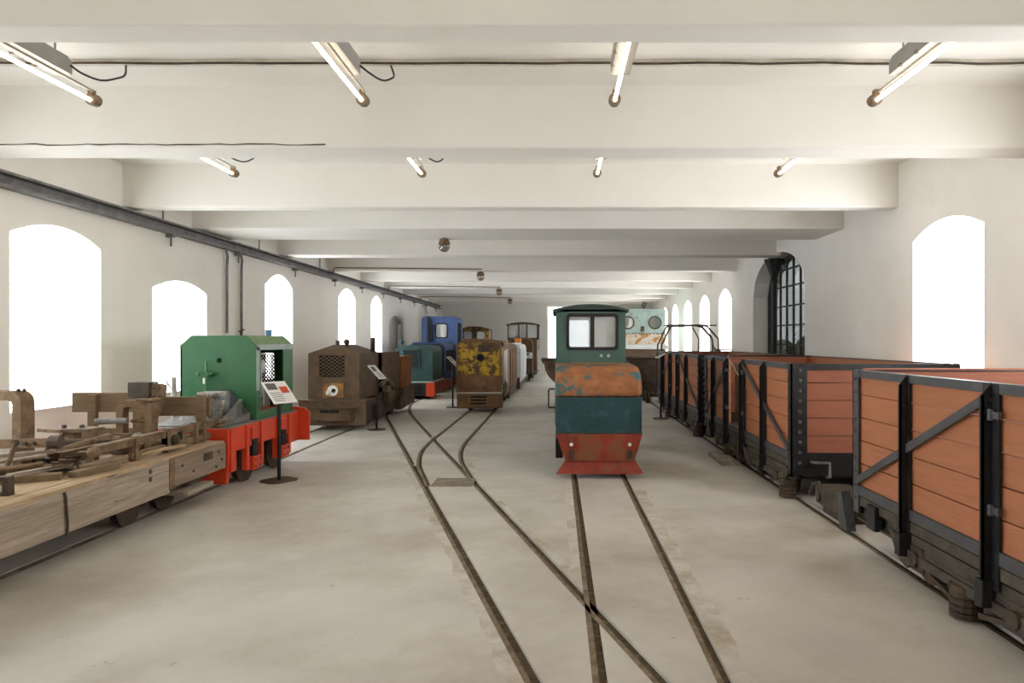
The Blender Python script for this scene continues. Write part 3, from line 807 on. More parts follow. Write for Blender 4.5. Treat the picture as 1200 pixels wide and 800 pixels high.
m = MB(); m.prism([(cx0 + .01, 2.06)] + g + [(cx1 - .01, 2.06)], 'y', cy0, cy0 + .03); m.build('gable', TEALCAB, t)
m = MB(); inset_hole(m, (-.375, .34, 1.525, 2.02), (-.325, -.055, 1.585, 1.965), 'y', cy0 - .012, cy0 + .035, 0)
fr = MB(); outer = rrect(-.375, .34, 1.52, 2.025, .05); inner = rrect(-.335, .30, 1.565, 1.98, .03); fr.ringp(outer, inner, 'y', cy0 - .014, cy0 + .036); fr.box(-.045, .01, cy0 - .01, cy0 + .03, 1.56, 1.985)
wf_ = fr.build('window_frame', BLACK, t)
for a, b in ((-.335, -.045), (.01, .30)):
    MB().box(a, b, cy0 + .01, cy0 + .014, 1.565, 1.98).build('pane', HAZY, wf_)
for X in (.105, .205):
    m = MB(); m.cyl((X, cy0 - .008, 1.445), (X, cy0 + .001, 1.445), .022, 14); m.build('vent_cap', ALU, t)
m = MB(); m.tube([(cx0 - .0, 1.3, .98), (cx0 - .09, 1.3, .98), (cx0 - .10, 1.3, .96), (cx0 - .10, 1.3, .74), (cx0 - .09, 1.3, .72), (cx0, 1.3, .72)], .011, 8); m.build('grab_handle', BLACK, t)
MB().box(cx0, cx0 + .09, .12, 1.2, .22, .46).build('step_box', VOID, t)
m = MB(); m.box(cx0 - .01, cx0, 1.2, 2.7, .48, 1.3); m.build('cab_door', TEALBODY, t)

# ---------------------------------------------------------------- green and red shunting locomotive on the left
t = thing('shunting_locomotive', 'bright green boxy cab on an orange red frame, behind the timber wagon', 'locomotive', (-4.10, 0, 0))
Xs = .50
for s in (1, -1):
    m = MB(); m.box(s * Xs - .02, s * Xs + .02, 7.50, 9.45, .42, .68); m.box(s * Xs - .02, s * Xs + .02, 7.50, 7.62, .2, .42)
    for y in (7.86, 8.24, 8.70, 9.08):
        m.box(s * Xs - .02, s * Xs + .045, y - .03, y + .035, .16, .68)
    m.box(s * Xs - .02, s * Xs + .02, 9.05, 9.45, .28, .42)
    m.build('side_frame', REDOR, t, bevel=.004)
    for y in (8.05, 8.89):
        MB().box(s * Xs - .03, s * Xs + .05, y - .09, y + .09, .50, .64).build('spring_seat', REDOR, t, bevel=.008)
        ab = MB().box(s * Xs - .03, s * Xs + .07, y - .10, y + .10, .14, .30).build('axle_box', REDOR, t, bevel=.008)
        m = MB(); m.cyl((s * (Xs + .02), y, .30), (s * (Xs + .02), y, .50), .05, 10); m.build('spring', BLACKIRON, ab)
        m = MB()
        for dy in (-.06, .06):
            for z in (.18, .26):
                m.ball((s * (Xs + .07) if s > 0 else -Xs - .03, y + dy, z), .014, 6, 4)
        m.build('bolts', RUSTDARK, ab, kind='stuff')
    for y in (8.05, 8.89):
        MB().wheel((s * .38, y, .225), .21, .09).build('wheel', RUSTDARK, t)
m = MB(); m.prism([(-.66, .70), (.66, .70), (.66, .72), (.62, .77), (.50, .70), (.66, .30), (-.66, .30)], 'y', 9.45, 9.49)
m = MB(); m.prism([(-.64, .28), (.66, .28), (.66, .66), (.60, .72), (.48, .74), (-.46, .74), (-.64, .66)], 'y', 9.46, 9.50); m.build('end_plate', REDOR, t)
m = MB(); m.prism([(-.52, .08), (.48, .08), (.50, .40), (.50, .68), (-.52, .68)], 'y', 7.46, 7.52); m.build('end_plate', REDOR, t)
MB().box(-.50, .50, 7.50, 9.46, .66, .69).build('deck', DECKGREY, t)
# green cab: end wall, opening on the aisle side, chamfered roof
gx0, gx1, gy0, gy1, gz0, gz1 = -.47, .45, 8.28, 9.42, .69, 1.59
m = MB(); inset_hole(m, (gx0, gx1, gz0, gz1), (-.03, .03, 1.38, 1.44), 'y', gy0, gy0 + .02, .02); ew = m.build('end_wall', GREEN, t)
MB().box(gx0, gx1, gy0 - .006, gy0 + .014, gz1 - .03, gz1 + .0).build('seam_strip', GREEN, t)
MB().box(gx0, gx0 + .02, gy0, gy1, gz0, gz1).build('side_wall', GREEN, t)
m = MB(); inset_hole(m, (gx0, gx1, gz0, gz1), (.02, .20, 1.06, 1.48), 'y', gy1 - .02, gy1, .02); m.build('back_wall', GREEN, t)
m = MB(); inset_hole(m, (gy0 + .02, gy1 - .02, gz0, gz1), (gy0 + .13, gy1 - .32, gz0 + .10, gz1 - .02), 'x', gx1 - .02, gx1, .01); m.build('door_side', GREEN, t)
MB().box(gx1, gx1 + .004, gy0 + .005, gy1, gz1 - .055, gz1 + .015).build('edge_strip', STEELEDGE, t)
MB().box(gx1, gx1 + .004, gy0 + .0, gy0 + .09, gz0 + .35, gz1 - .02).build('edge_strip', STEELEDGE, t)
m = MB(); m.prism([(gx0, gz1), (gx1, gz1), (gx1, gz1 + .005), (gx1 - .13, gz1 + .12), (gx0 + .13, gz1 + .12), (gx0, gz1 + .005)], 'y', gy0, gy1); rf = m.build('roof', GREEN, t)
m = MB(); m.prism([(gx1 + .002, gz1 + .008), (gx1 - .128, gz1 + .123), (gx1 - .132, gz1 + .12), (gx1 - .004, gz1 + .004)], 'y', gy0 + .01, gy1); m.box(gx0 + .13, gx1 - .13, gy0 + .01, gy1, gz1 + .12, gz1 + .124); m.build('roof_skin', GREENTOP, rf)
m = MB()
for k in range(-8, 14):
    for sg in (1, -1):
        z0 = 1.06 + k * .052
        pts = [(.02 + .18 * q / 12, gy1 - .014, (z0 + .18 * 1.3 * q / 12) if sg > 0 else (z0 + .234 - .18 * 1.3 * q / 12)) for q in range(13)]
        pts = [p for p in pts if 1.06 <= p[2] <= 1.48]
        if len(pts) > 1:
            m.bar(pts[0], pts[-1], .012, .016)
g = m.build('mesh_grille', BLACKIRON, t); g['kind'] = 'stuff'
# engine inside the cab
m = MB(); m.box(-.2, .25, gy0 + .3, gy1 - .25, gz0, 1.05); m.build('engine_block', DECKGREY, t, bevel=.02)
m = MB(); m.cyl((-.1, gy0 + .5, 1.36), (.36, gy0 + .35, 1.32), .09, 14); m.cyl((.0, gy0 + .5, 1.55), (.25, gy0 + .4, 1.50), .07, 12); m.tube([(.3, gy0 + .3, .95), (.34, gy0 + .35, 1.15), (.30, gy0 + .4, 1.3)], .035, 8); m.cyl((.30, gy0 + .4, .95), (.36, gy0 + .42, .95), .14, 16); m.build('engine_pipes', ALU, t)
MB().box(.1, .40, gy0 + .2, gy1 - .3, gz0 + .03, gz0 + .09).build('inner_sill', REDOR, t)
# valve on the end wall
m = MB(); m.cyl((-.22, gy0 - .05, 1.25), (-.05, gy0 - .05, 1.25), .022, 8); m.cyl((-.13, gy0 - .05, 1.05), (-.13, gy0 - .05, 1.40), .014, 8); m.cyl((-.13, gy0 - .07, 1.25), (-.13, gy0, 1.25), .035, 10); m.ball((-.22, gy0 - .05, 1.25), .03); v = m.build('valve', GREEN, t)
MB().cyl((-.155, gy0 - .05, 1.13), (-.155, gy0 - .05, 1.20), .015, 8).build('valve_tip', WHITEPAINT, v)
m = MB(); m.prism([(-.12, .80), (.42, .69), (.42, .73), (.22, .95), (.12, 1.06), (.0, 1.06), (-.12, .95)], 'y', gy0 - .03, gy0 - .0); m.build('bulkhead_plate', GREYIRON, t)
# gearbox and loose machine parts on the deck
gb = MB(); gb.box(-.05, .22, 7.85, 8.10, .70, 1.02); gb.box(-.02, .26, 7.80, 8.0, 1.0, 1.06); gb.box(-.25, -.05, 7.9, 8.1, .70, .92); gb.cyl((-.02, 7.80, .90), (-.02, 7.86, .90), .06, 12); gb.cyl((.12, 7.79, .86), (.12, 7.86, .86), .075, 14); gb.cyl((.24, 7.80, .93), (.24, 7.86, .93), .045, 12); gb.cyl((.05, 7.8, .76), (.05, 7.86, .76), .04, 10); gb.cyl((-.14, 7.95, .92), (-.14, 7.95, 1.0), .03, 10)
gb.build('gearbox', ALU, t, bevel=.006)
rr = random.Random(3)
m = MB()
for k in range(16):
    gx, gz = rr.uniform(-.10, .26), rr.uniform(.78, 1.04)
    if k % 2:
        m.cyl((gx, 7.80, gz), (gx, 7.84 - rr.uniform(.06, .12), gz), rr.uniform(.012, .03), 8)
    else:
        gw = rr.uniform(.015, .04); m.box(gx - gw, gx + gw, 7.76, 7.86, gz - gw * .7, gz + gw * .7)
m.build('fittings', DECKGREY, t, kind='stuff')
m = MB(); m.prism([(7.62, .70), (8.2, .70), (8.2, .95), (8.05, .88)], 'x', .28, .32); m.prism([(7.6, .70), (8.22, .70), (8.22, .78)], 'x', -.4, .4); m.build('ramp_plate', DECKGREY, t)
m = MB(); m.tube([(-.42, 8.05, .69), (-.42, 8.05, 1.22)], .03, 8); m.tube([(-.42, 8.05, 1.05), (-.48, 8.05, 1.12), (-.51, 8.05, 1.18)], .012, 6); m.build('lever', PALEGREY, t)
t = thing('blue_can', 'small blue enamel mug on the roof of the bright green cab', 'mug', (-3.83, 9.05, 1.714))
m = MB(); m.cyl((0, 0, 0), (0, 0, .085), .04, 14); m.build('body', BLUEENAMEL, t); m = MB(); m.tube([(.04, 0, .07), (.065, 0, .06), (.065, 0, .03), (.04, 0, .02)], .006, 6); m.build('handle', BLUEENAMEL, t)

# ---------------------------------------------------------------- brown gabled locomotive
t = thing('gabled_locomotive', 'rusty brown locomotive with a gabled hood front and diamond grille, left', 'locomotive', (-4.12, 12.5, 0))
MB().box(-.62, .62, 0, .05, .10, .545).build('buffer_beam', RUST, t, bevel=.006)
MB().box(-.64, .64, -.03, .5, .545, .57).build('footplate', RUST, t)
arcb = [(-.34 + .76 * k / 10, -.13 * math.sin(PI * k / 10) ** .6) for k in range(11)]
m = MB(); m.prism(arcb + [(x, y + .04) for x, y in reversed(arcb)], 'z', .20, .43); bb = m.build('bumper', RUST, t)
m = MB(); m.box(-.17, -.02, -.145, -.10, .345, .40); m.box(.0, .16, -.145, -.10, .345, .40); m.build('bumper_slot', VOID, bb)
MB().box(-.36, .44, -.15, .0, .428, .44).build('bumper_lip', RUST, bb)
m = MB(); m.ringp([(-.50, .57), (.45, .57), (.45, 1.42), (-.02, 1.58), (-.50, 1.42)], [(-.30, .80), (.18, .80), (.18, 1.38), (-.02, 1.38), (-.30, 1.38)], 'y', .16, .18); m.box(-.31, .19, .16, .18, .79, .98); hf = m.build('hood_front', RUST, t)
m = MB()
for k in range(-8, 16):
    z0 = .98 + k * .065
    for s in (1, -1):
        # diagonal mesh bars clipped to the window
        xa, xb = -.30, .18
        za, zb = (z0, z0 + .30) if s > 0 else (z0 + .30, z0)
        pts = []
        for q in range(9):
            u = q / 8; x = xa + (xb - xa) * u; z = za + (zb - za) * u
            if .975 <= z <= 1.385:
                pts.append((x, .165, z))
        if len(pts) > 1:
            m.bar(pts[0], pts[-1], .006, .008)
g = m.build('diamond_grille', RUSTIRON, hf); g['kind'] = 'stuff'
MB().box(-.31, .19, .24, .26, .95, 1.40).build('radiator', VOID, hf)
m = MB(); m.prism([(-.50, .57), (-.50, 1.42), (-.02, 1.58), (.45, 1.42), (.45, .57), (.43, .57), (.43, 1.41), (-.02, 1.555), (-.48, 1.41), (-.48, .57)], 'y', .18, 1.5); m.build('hood_shell', RUST, t)
m = MB(); m.box(-.22, .16, .142, .16, .60, .87); lp = m.build('lamp_plate', mat('rust_yellow_plate', (.30, .155, .035), .7, var=.3, scale=8, c2=(.16, .07, .03), s2=6), t)
m = MB(); m.cyl((-.04, .135, .73), (-.04, .145, .73), .10, 14); m.ball((-.12, .14, .69), .05, 8, 5); m.build('paint_spot', WHITEPAINT, lp, label='white ring of old paint')
m = MB(); m.cyl((-.02, .128, .73), (-.02, .136, .73), .04, 12); m.build('lamp_hole', VOID, lp)
m = MB(); m.cyl((-.06, .5, 1.55), (-.06, .5, 1.66), .04, 10); m.cyl((.08, .6, 1.52), (.08, .6, 1.62), .035, 10); m.ball((.08, .6, 1.63), .06); m.build('filler_cap', RUSTDARK, t)
m = MB(); m.cyl((.42, 1.2, 1.4), (.42, 1.2, 1.72), .05, 10); m.build('exhaust_pipe', RUSTDARK, t)
m = MB(); m.box(-.5, .5, 1.6, 3.1, .57, 1.40); m.box(.42, .52, 1.6, 3.1, .57, 1.42); m.build('tank', RUST, t, bevel=.01)
MB().box(-.5, .53, 3.2, 4.3, .35, 1.30).build('rear_box', RUSTORANGE, t, bevel=.01)
for s in (1, -1):
    m = MB(); m.prism([(.3, .15), (.3, .54), (1.2, .54), (1.4, .60), (4.2, .60), (4.2, .15), (3.6, .08), (2.9, .15), (2.0, .15), (1.6, .08), (.9, .15)], 'x', s * .50 - .02, s * .50 + .02); m.build('side_frame', RUSTDARK, t)
    for y in (1.0, 2.9):
        MB().wheel((s * .33, y, .205), .20, .09).build('wheel', RUSTDARK, t)
        m = MB(); m.box(s * .56 - .06, s * .56 + .06, y - .12, y + .12, .12, .42); m.build('axle_box', RUSTDARK, t)
    MB().box(s * .58 - .05, s * .58 + .05, 1.6, 2.3, .40, .60).build('sand_box', RUST, t)
    MB().box(s * .58 - .05, s * .58 + .05, 3.0, 4.2, .16, .58).build('tool_box', RUST, t)
m = MB(); m.tube([(.5, 1.5, .75), (.56, 1.8, .85), (.60, 2.1, .7), (.52, 2.3, .62)], .05, 8); m.box(.48, .62, 1.6, 1.9, .6, .72); m.build('pump', WOODDARK, t)

# ---------------------------------------------------------------- info stands
def info_stand(x, y, label, h=1.02, rz=0, tilt=.62, panel=(.32, .26), red=False, square=False):
    t = thing('info_stand', label, 'sign', (x, y, 0), rz)
    if square:
        MB().prism([(-.19, -.10), (-.12, -.17), (.12, -.17), (.19, -.1), (.19, .1), (.12, .17), (-.12, .17), (-.19, .1)], 'z', 0, .012).build('base', STANDBASE, t)
    else:
        MB().cyl((0, 0, 0), (0, 0, .012), .17, 24).build('base', STANDBASE, t)
    MB().cyl((0, 0, .012), (0, 0, h), .021, 12).build('post', STANDBLACK, t)
    from mathutils import Euler
    rot = (tilt, 0, 0)
    c = Vector((0, -.01, h + .02))
    R = Euler(rot).to_matrix()
    w, d = panel
    m = MB(); m.obox(c, (w, d, .012), rot); p = m.build('panel', PAPER, t)
    def patch(u0, u1, v0, v1, mt):
        cc = c + R @ Vector(((u0 + u1) / 2 * w, (v0 + v1) / 2 * d, .0065))
        MB().obox(cc, ((u1 - u0) * w, (v1 - v0) * d, .001), rot).build('print', mt, p)
    if red:
        patch(-.42, .0, .12, .42, INKDARK); patch(.08, .42, -.05, .25, INKRED)
        for k in range(5):
            patch(-.42, .02 + .04 * (k % 2), -.40 + k * .09, -.375 + k * .09, INKDARK)
    else:
        patch(-.4, .1, .05, .4, INKDARK)
        for k in range(4):
            patch(-.4, .3 - .06 * (k % 2), -.38 + k * .1, -.35 + k * .1, INKDARK)
    m = MB(); m.obox(c - R @ Vector((0, 0, .012)), (w * .35, d * .35, .012), rot); m.build('holder', STANDBLACK, t)
    return t
info_stand(-3.28, 8.05, 'black sign stand with tilted picture panel before the green and red locomotive', 1.02, .95, .72, (.30, .36), True, True)
info_stand(-3.36, 12.7, 'black sign stand with tilted white panel beside the gabled brown locomotive', 1.05, 1.2, .75, (.22, .36))
info_stand(-2.60, 17.0, 'black sign stand seen nearly edge on, left of the rusty yellow locomotive', 1.12, 1.35, .75, (.26, .34))
info_stand(-1.18, 27.9, 'far small sign stand with upright white panel by the dark cab locomotive', 1.05, 0, 1.1, (.34, .26))
info_stand(2.20, 14.5, 'black sign stand beside the far end of the right hand wagon row', 1.32, -1.2, .5, (.16, .2))

# ---------------------------------------------------------------- teal and blue locomotives on the left track
t = thing('teal_locomotive', 'teal hooded locomotive with orange red buffer corners, left of the yellow one', 'locomotive', (-4.07, 19.3, 0))
m = MB(); m.prism(rrect(-.53, .53, .50, 1.52, .16, 6, (0, 0, 1, 1)), 'y', .1, 1.7); m.build('hood', TEAL, t)
m = MB(); m.ringp(rrect(-.32, .16, .86, 1.42, .02, 2), rrect(-.29, .13, .90, 1.39, .02, 2), 'y', .07, .11); m.build('grille_frame', TEAL, t)
m = MB(); m.box(-.29, .13, .08, .10, .90, 1.39)
gr = m.build('grille', mat('grille_dark', (.025, .04, .04), .6, var=.2), t)
m = MB()
for k in range(9):
    m.box(-.29 + k * .0465, -.29 + k * .0465 + .012, .07, .08, .90, 1.39)
m.build('grille_bars', BLACKIRON, gr)
for X in (-.47, .47):
    MB().box(X - .06, X + .06, .098, .104, .55, 1.36).build('edge_strip', TEAL, t)
MB().box(-.56, .56, .0, 1.8, .47, .51).build('running_plate', STEELEDGE, t)
MB().box(-.36, .36, 0, .06, .10, .47).build('buffer_beam', BLACKIRON, t)
m = MB()
for z in (.18, .27, .36):
    m.box(-.24, .18, -.05, .0, z, z + .05)
m.build('buffer_block', BLACKIRON, t)
for s in (1, -1):
    m = MB(); m.box(s * .36, s * .60, 0, .06, .08, .48); m.build('buffer_corner', REDOR, t, label='orange red corner plate')
    m = MB(); m.box(s * .48, s * .54, .06, 2.0, .10, .47); m.build('side_frame', REDRUST, t)
    for y in (.6, 1.6):
        MB().wheel((s * .3, y, .185), .18, .09).build('wheel', RUSTDARK, t)
m = MB(); m.cyl((-.42, .4, 1.48), (-.42, .4, 1.58), .02, 8); m.tube([(-.42, .4, 1.58), (-.42, .4, 1.62), (-.42, .4, 1.68)], [.05, .07, .05], 10); m.build('filler_cap', TEAL, t)
m = MB(); m.box(-.2, .3, .3, 1.4, 1.515, 1.54); m.build('hood_lid', TEAL, t)

t = thing('blue_locomotive', 'blue locomotive with a tall rounded cab behind the teal one', 'locomotive', (-4.12, 21.6, 0))
m = MB(); m.prism(rrect(-.55, .55, .5, 1.62, .18, 6, (0, 0, 1, 1)), 'y', 0, 2.2); m.build('hood', BLUEDARK, t)
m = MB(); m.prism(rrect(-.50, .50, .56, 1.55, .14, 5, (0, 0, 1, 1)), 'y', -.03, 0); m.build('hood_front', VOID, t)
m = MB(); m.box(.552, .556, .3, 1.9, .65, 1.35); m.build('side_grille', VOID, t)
cz = 2.52
outer = rrect(-.62, .60, .5, cz, .16, 5, (0, 0, 1, 1))
m = MB()
m.box(-.62, .60, 2.25, 2.29, .5, 1.72); inset_hole(m, (-.62, .60, 1.72, 2.32), (-.12, .27, 1.78, 2.25), 'y', 2.25, 2.29, .06); m.prism(rrect(-.62, .60, 2.32, cz, .12, 5, (0, 0, 1, 1)), 'y', 2.25, 2.29)
m.build('cab_front', BLUE, t)
m = MB(); inset_hole(m, (-.62, .60, 1.6, 2.4), (-.2, .3, 1.75, 2.27), 'y', 3.75, 3.79, .06); m.box(-.62, .60, 3.75, 3.79, .5, 1.6); m.build('cab_back', BLUE, t)
m = MB(); m.ringp(rrect(-.62, .60, .5, cz, .16, 5, (0, 0, 1, 1)), rrect(-.60, .58, .52, cz - .02, .15, 5, (0, 0, 1, 1)), 'y', 2.29, 3.75); m.build('cab_shell', BLUE, t)
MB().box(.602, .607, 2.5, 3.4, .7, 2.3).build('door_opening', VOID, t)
m = MB(); m.ringp(rrect(-.15, .30, 1.75, 2.28, .08, 5), rrect(-.11, .26, 1.79, 2.24, .06, 5), 'y', 2.235, 2.26); wfx = m.build('window_frame', BLACK, t)
MB().box(-.12, .27, 2.268, 2.272, 1.78, 2.25).build('pane', HAZY, wfx)
MB().box(-.37, -.13, 2.235, 2.25, 1.55, 2.22).build('dark_panel', BLUEDARK, t)
m = MB(); m.cyl((-.36, 2.15, 1.5), (-.36, 2.15, 2.52), .045, 10); m.cyl((-.27, 2.15, 1.5), (-.27, 2.15, 2.40), .025, 8); m.build('exhaust_pipe', BLACKIRON, t)
MB().box(-.6, .6, 0, 3.8, .42, .5).build('running_plate', BLUEDARK, t)
for s in (1, -1):
    m = MB(); m.box(s * .48, s * .54, 0, 3.8, .12, .42); m.build('side_frame', REDRUST, t)
    for y in (.7, 2.6):
        MB().wheel((s * .3, y, .205), .20, .09).build('wheel', RUSTDARK, t)
MB().box(-.6, .6, -.06, 0, .12, .5).build('buffer_beam', REDRUST, t)

# ---------------------------------------------------------------- yellow rusty battery locomotive and what follows it
t = thing('yellow_locomotive', 'rusty low locomotive with peeling yellow front and a round lamp hole, centre', 'locomotive', (-1.79, 15.7, 0))
m = MB(); m.prism(rrect(-.53, .50, .46, 1.66, .15, 6, (0, 0, 1, 1)), 'y', .04, .10); fr = m.build('front_panel', RUSTPLATE, t)
m = MB(); m.prism(rrect(-.505, .475, .86, 1.64, .13, 6, (0, 0, 1, 1)), 'y', .034, .04); up = m.build('upper_paint', YELLOW, fr, label='peeling yellow paint')
m = MB(); m.ringp(rrect(-.53, .50, .46, 1.66, .15, 6, (0, 0, 1, 1)), rrect(-.495, .465, .46, 1.625, .13, 6, (0, 0, 1, 1)), 'y', .0, .05); m.build('edge_flange', YELRUST, fr)
m = MB(); m.cyl((.02, .02, 1.27), (.02, .034, 1.27), .085, 16); m.build('lamp_hole', VOID, fr)
m = MB(); m.box(-.04, .28, .028, .034, 1.40, 1.56); m.build('bare_patch', RUSTDARK, fr)
m = MB(); m.box(-.52, .52, -.02, .30, .10, .46); sk = m.build('skirt', YELRUST, t, bevel=.03)
MB().box(-.52, .52, -.03, .1, .44, .475).build('bumper_rail', PALEGREY, t)
for z in (.20, .275, .35):
    MB().box(-.20, .16, -.026, -.015, z, z + .035).build('slot', VOID, sk)
m = MB(); m.ringp(rrect(-.53, .50, .30, 1.66, .15, 6, (0, 0, 1, 1)), rrect(-.50, .47, .32, 1.63, .14, 6, (0, 0, 1, 1)), 'y', .10, 2.5); m.build('body_shell', RUSTPLATE, t)
MB().box(.50, .512, .12, .42, .45, 1.50).build('side_flange', YELLOW, t)
m = MB()
for k in range(9):
    m.cyl((.511, .30, .55 + k * .1), (.516, .30, .55 + k * .1), .02, 8)
m.build('flange_holes', VOID, t)
for y0, y1, z0, z1, mt in ((.5, 1.15, .70, 1.42, PALEGREY), (1.18, 1.75, .55, 1.45, PALEGREY), (1.8, 2.45, .45, 1.5, RUSTPLATE), (.5, 1.7, .30, .62, RUSTDARK)):
    MB().box(.502, .525, y0, y1, z0, z1).build('side_panel', mt, t, bevel=.004)
m = MB(); m.prism([(.15, 1.655), (.48, 1.62), (.52, 1.58), (.52, 1.52), (.54, 1.52), (.54, 1.60), (.49, 1.65), (.15, 1.69)], 'y', .2, 1.2); m.build('top_hatch', YELRUST, t)
m = MB(); m.box(-.4, .1, .3, 2.3, 1.655, 1.70); m.build('top_hatch', RUSTPLATE, t)
for s in (1, -1):
    for y in (.7, 1.9):
        MB().wheel((s * .3, y, .185), .18, .09).build('wheel', RUSTDARK, t)

def low_loco(label, x, y, L, H, body, panel, W=1.0, name='low_locomotive'):
    t = thing(name, label, 'locomotive', (x, y, 0))
    m = MB(); m.prism(rrect(-W / 2, W / 2, .30, H, .14, 6, (0, 0, 1, 1)), 'y', 0, L); m.build('body', body, t)
    MB().box(-W / 2, W / 2, -.04, 0, .10, .46).build('buffer_beam', RUSTDARK, t)
    n = 4
    for s in (1, -1):
        for k in range(n):
            a = .08 + (L - .16) * k / n
            MB().box(s * W / 2, s * (W / 2 + .015), a + .02, a + (L - .16) / n - .02, .42, H - .16).build('side_panel', panel, t)
            if s > 0:
                MB().box(W / 2 + .015, W / 2 + .03, a, a + .035, .35, H - .12).build('side_rib', body, t)
        MB().box(s * (W / 2 - .06), s * (W / 2 - .02), .1, L - .1, .10, .32).build('side_frame', RUSTDARK, t)
        for q in (.6, L - .6):
            MB().wheel((s * .3, q, .185), .18, .09).build('wheel', RUSTDARK, t)
    m = MB(); m.box(-W * .35, W * .35, .2, L - .2, H - .01, H + .04); m.build('lid', panel, t)
    return t
low_loco('brown ribbed low locomotive coupled behind the yellow one', -1.79, 18.5, 3.4, 1.56, RUST, RUSTPLATE)
low_loco('pale grey low locomotive at the end of the yellow row', -1.75, 22.3, 4.3, 1.55, PALEWHITE, PALEWHITE, 1.06)
t = thing('orange_lantern', 'orange lantern box standing on the low locomotives of the yellow row', 'lantern', (-1.42, 24.6, 1.59))
m = MB(); m.box(-.12, .12, -.1, .1, 0, .16); m.build('body', ORANGEPL, t, bevel=.03)
m = MB(); m.tube([(-.1, 0, .16), (-.08, 0, .21), (.08, 0, .21), (.1, 0, .16)], .014, 6); m.build('handle', RUSTDARK, t)

# dark cab loco at the far end
t = thing('dark_cab_locomotive', 'dark brown locomotive with a glazed cab at the far end of the yellow row', 'locomotive', (-1.50, 28.4, 0))
MB().box(-.62, .62, 1.2, 3.0, .25, 1.72).build('cab_lower', RUST, t)
m = MB()
for X in (-.66, -.19, .16, .62):
    m.box(X, X + .05, 1.2, 1.25, 1.72, 2.40)
m.box(-.66, .67, 1.2, 1.25, 1.72, 1.80)
for X in (-.66, .62):
    m.box(X, X + .05, 2.95, 3.0, 1.72, 2.40)
m.box(-.66, .67, 2.95, 3.0, 1.72, 1.80)
m.build('cab_pillars', RUSTDARK, t)
arc = [(-.70 + 1.42 * k / 10, 2.38 + .10 * (1 - (k / 5 - 1) ** 2)) for k in range(11)]
m = MB(); m.prism(arc + [(x, z - .06) for x, z in reversed(arc)], 'y', 1.1, 3.1); m.build('roof', RUSTDARK, t)
for a, b in ((-.61, -.19), (-.14, .16), (.21, .62)):
    MB().box(a, b, 1.222, 1.226, 1.80, 2.36).build('pane', HAZY, t)
m = MB(); m.box(-.12, .14, 1.3, 1.6, 1.75, 2.3); m.build('control_stand', RUSTDARK, t)
m = MB(); m.prism(rrect(-.48, .46, .35, 1.76, .16, 6, (0, 0, 1, 1)), 'y', 0, 1.2); m.build('hood', RUST, t)
m = MB(); m.ringp(rrect(-.50, .48, .35, 1.78, .17, 6, (0, 0, 1, 1)), rrect(-.44, .42, .35, 1.72, .14, 6, (0, 0, 1, 1)), 'y', -.02, .04); m.build('hood_rim', RUSTIRON, t)
MB().box(-.64, .66, -.08, 3.0, .28, .36).build('running_plate', RUSTDARK, t)
for s in (1, -1):
    for y in (.6, 2.2):
        MB().wheel((s * .3, y, .215), .21, .09).build('wheel', RUSTDARK, t)
    m = MB(); m.box(s * .44, s * .5, 0, 3.0, .10, .3); m.build('side_frame', RUSTDARK, t)
m = MB(); m.tube([(.64, 1.3, 1.75), (.70, 1.3, 1.72), (.70, 1.3, 1.3), (.64, 1.3, 1.28)], .012, 6); m.build('grab_handle', RUSTDARK, t)

# yellow cab behind
t = thing('yellow_cab_locomotive', 'locomotive whose rusty yellow cab roof shows above the yellow row', 'locomotive', (-3.30, 27.2, 0))
arc = [(-.60 + 1.18 * k / 12, 2.12 + .12 * (1 - abs(k / 6 - 1) ** 2.4)) for k in range(13)]
m = MB(); inset_hole(m, (-.56, .02, 1.70, 2.13), (-.42, -.10, 1.74, 2.04), 'y', 0, .04, .06); inset_hole(m, (.02, .56, 1.70, 2.13), (.09, .42, 1.74, 2.04), 'y', 0, .04, .06); m.box(-.56, .56, 0, .04, .5, 1.70); m.prism([(x * .94, z - .01) for x, z in arc] + [(.50, 2.10), (-.52, 2.10)], 'y', 0, .04); m.build('cab_front', YELLOW, t)
m = MB(); m.prism(arc + [(x, z - .03) for x, z in reversed(arc)], 'y', -.05, 1.6); m.build('roof', YELRUST, t)
m = MB()
for X in (-.56, .53):
    m.box(X, X + .03, .04, 1.5, .5, 1.70); m.box(X, X + .03, .04, .2, 1.70, 2.12); m.box(X, X + .03, 1.3, 1.5, 1.70, 2.12)
m.build('cab_side', YELRUST, t)
m = MB(); m.box(-.56, .56, -1.5, 0, .45, 1.45); m.build('hood', RUST, t, bevel=.08)
for a, b in ((-.43, -.09), (.08, .43)):
    m = MB(); m.ringp(rrect(a - .03, b + .03, 1.71, 2.07, .07, 4), rrect(a, b, 1.74, 2.04, .06, 4), 'y', -.02, .0); f = m.build('window_frame', RUSTDARK, t)
    MB().box(a, b, .018, .022, 1.74, 2.04).build('pane', HAZY, f)
MB().box(-.58, .58, -1.55, 1.55, .35, .45).build('running_plate', RUSTDARK, t)
for s in (1, -1):
    for y in (-.9, .8):
        MB().wheel((s * .3, y, .205), .20, .09).build('wheel', RUSTDARK, t)

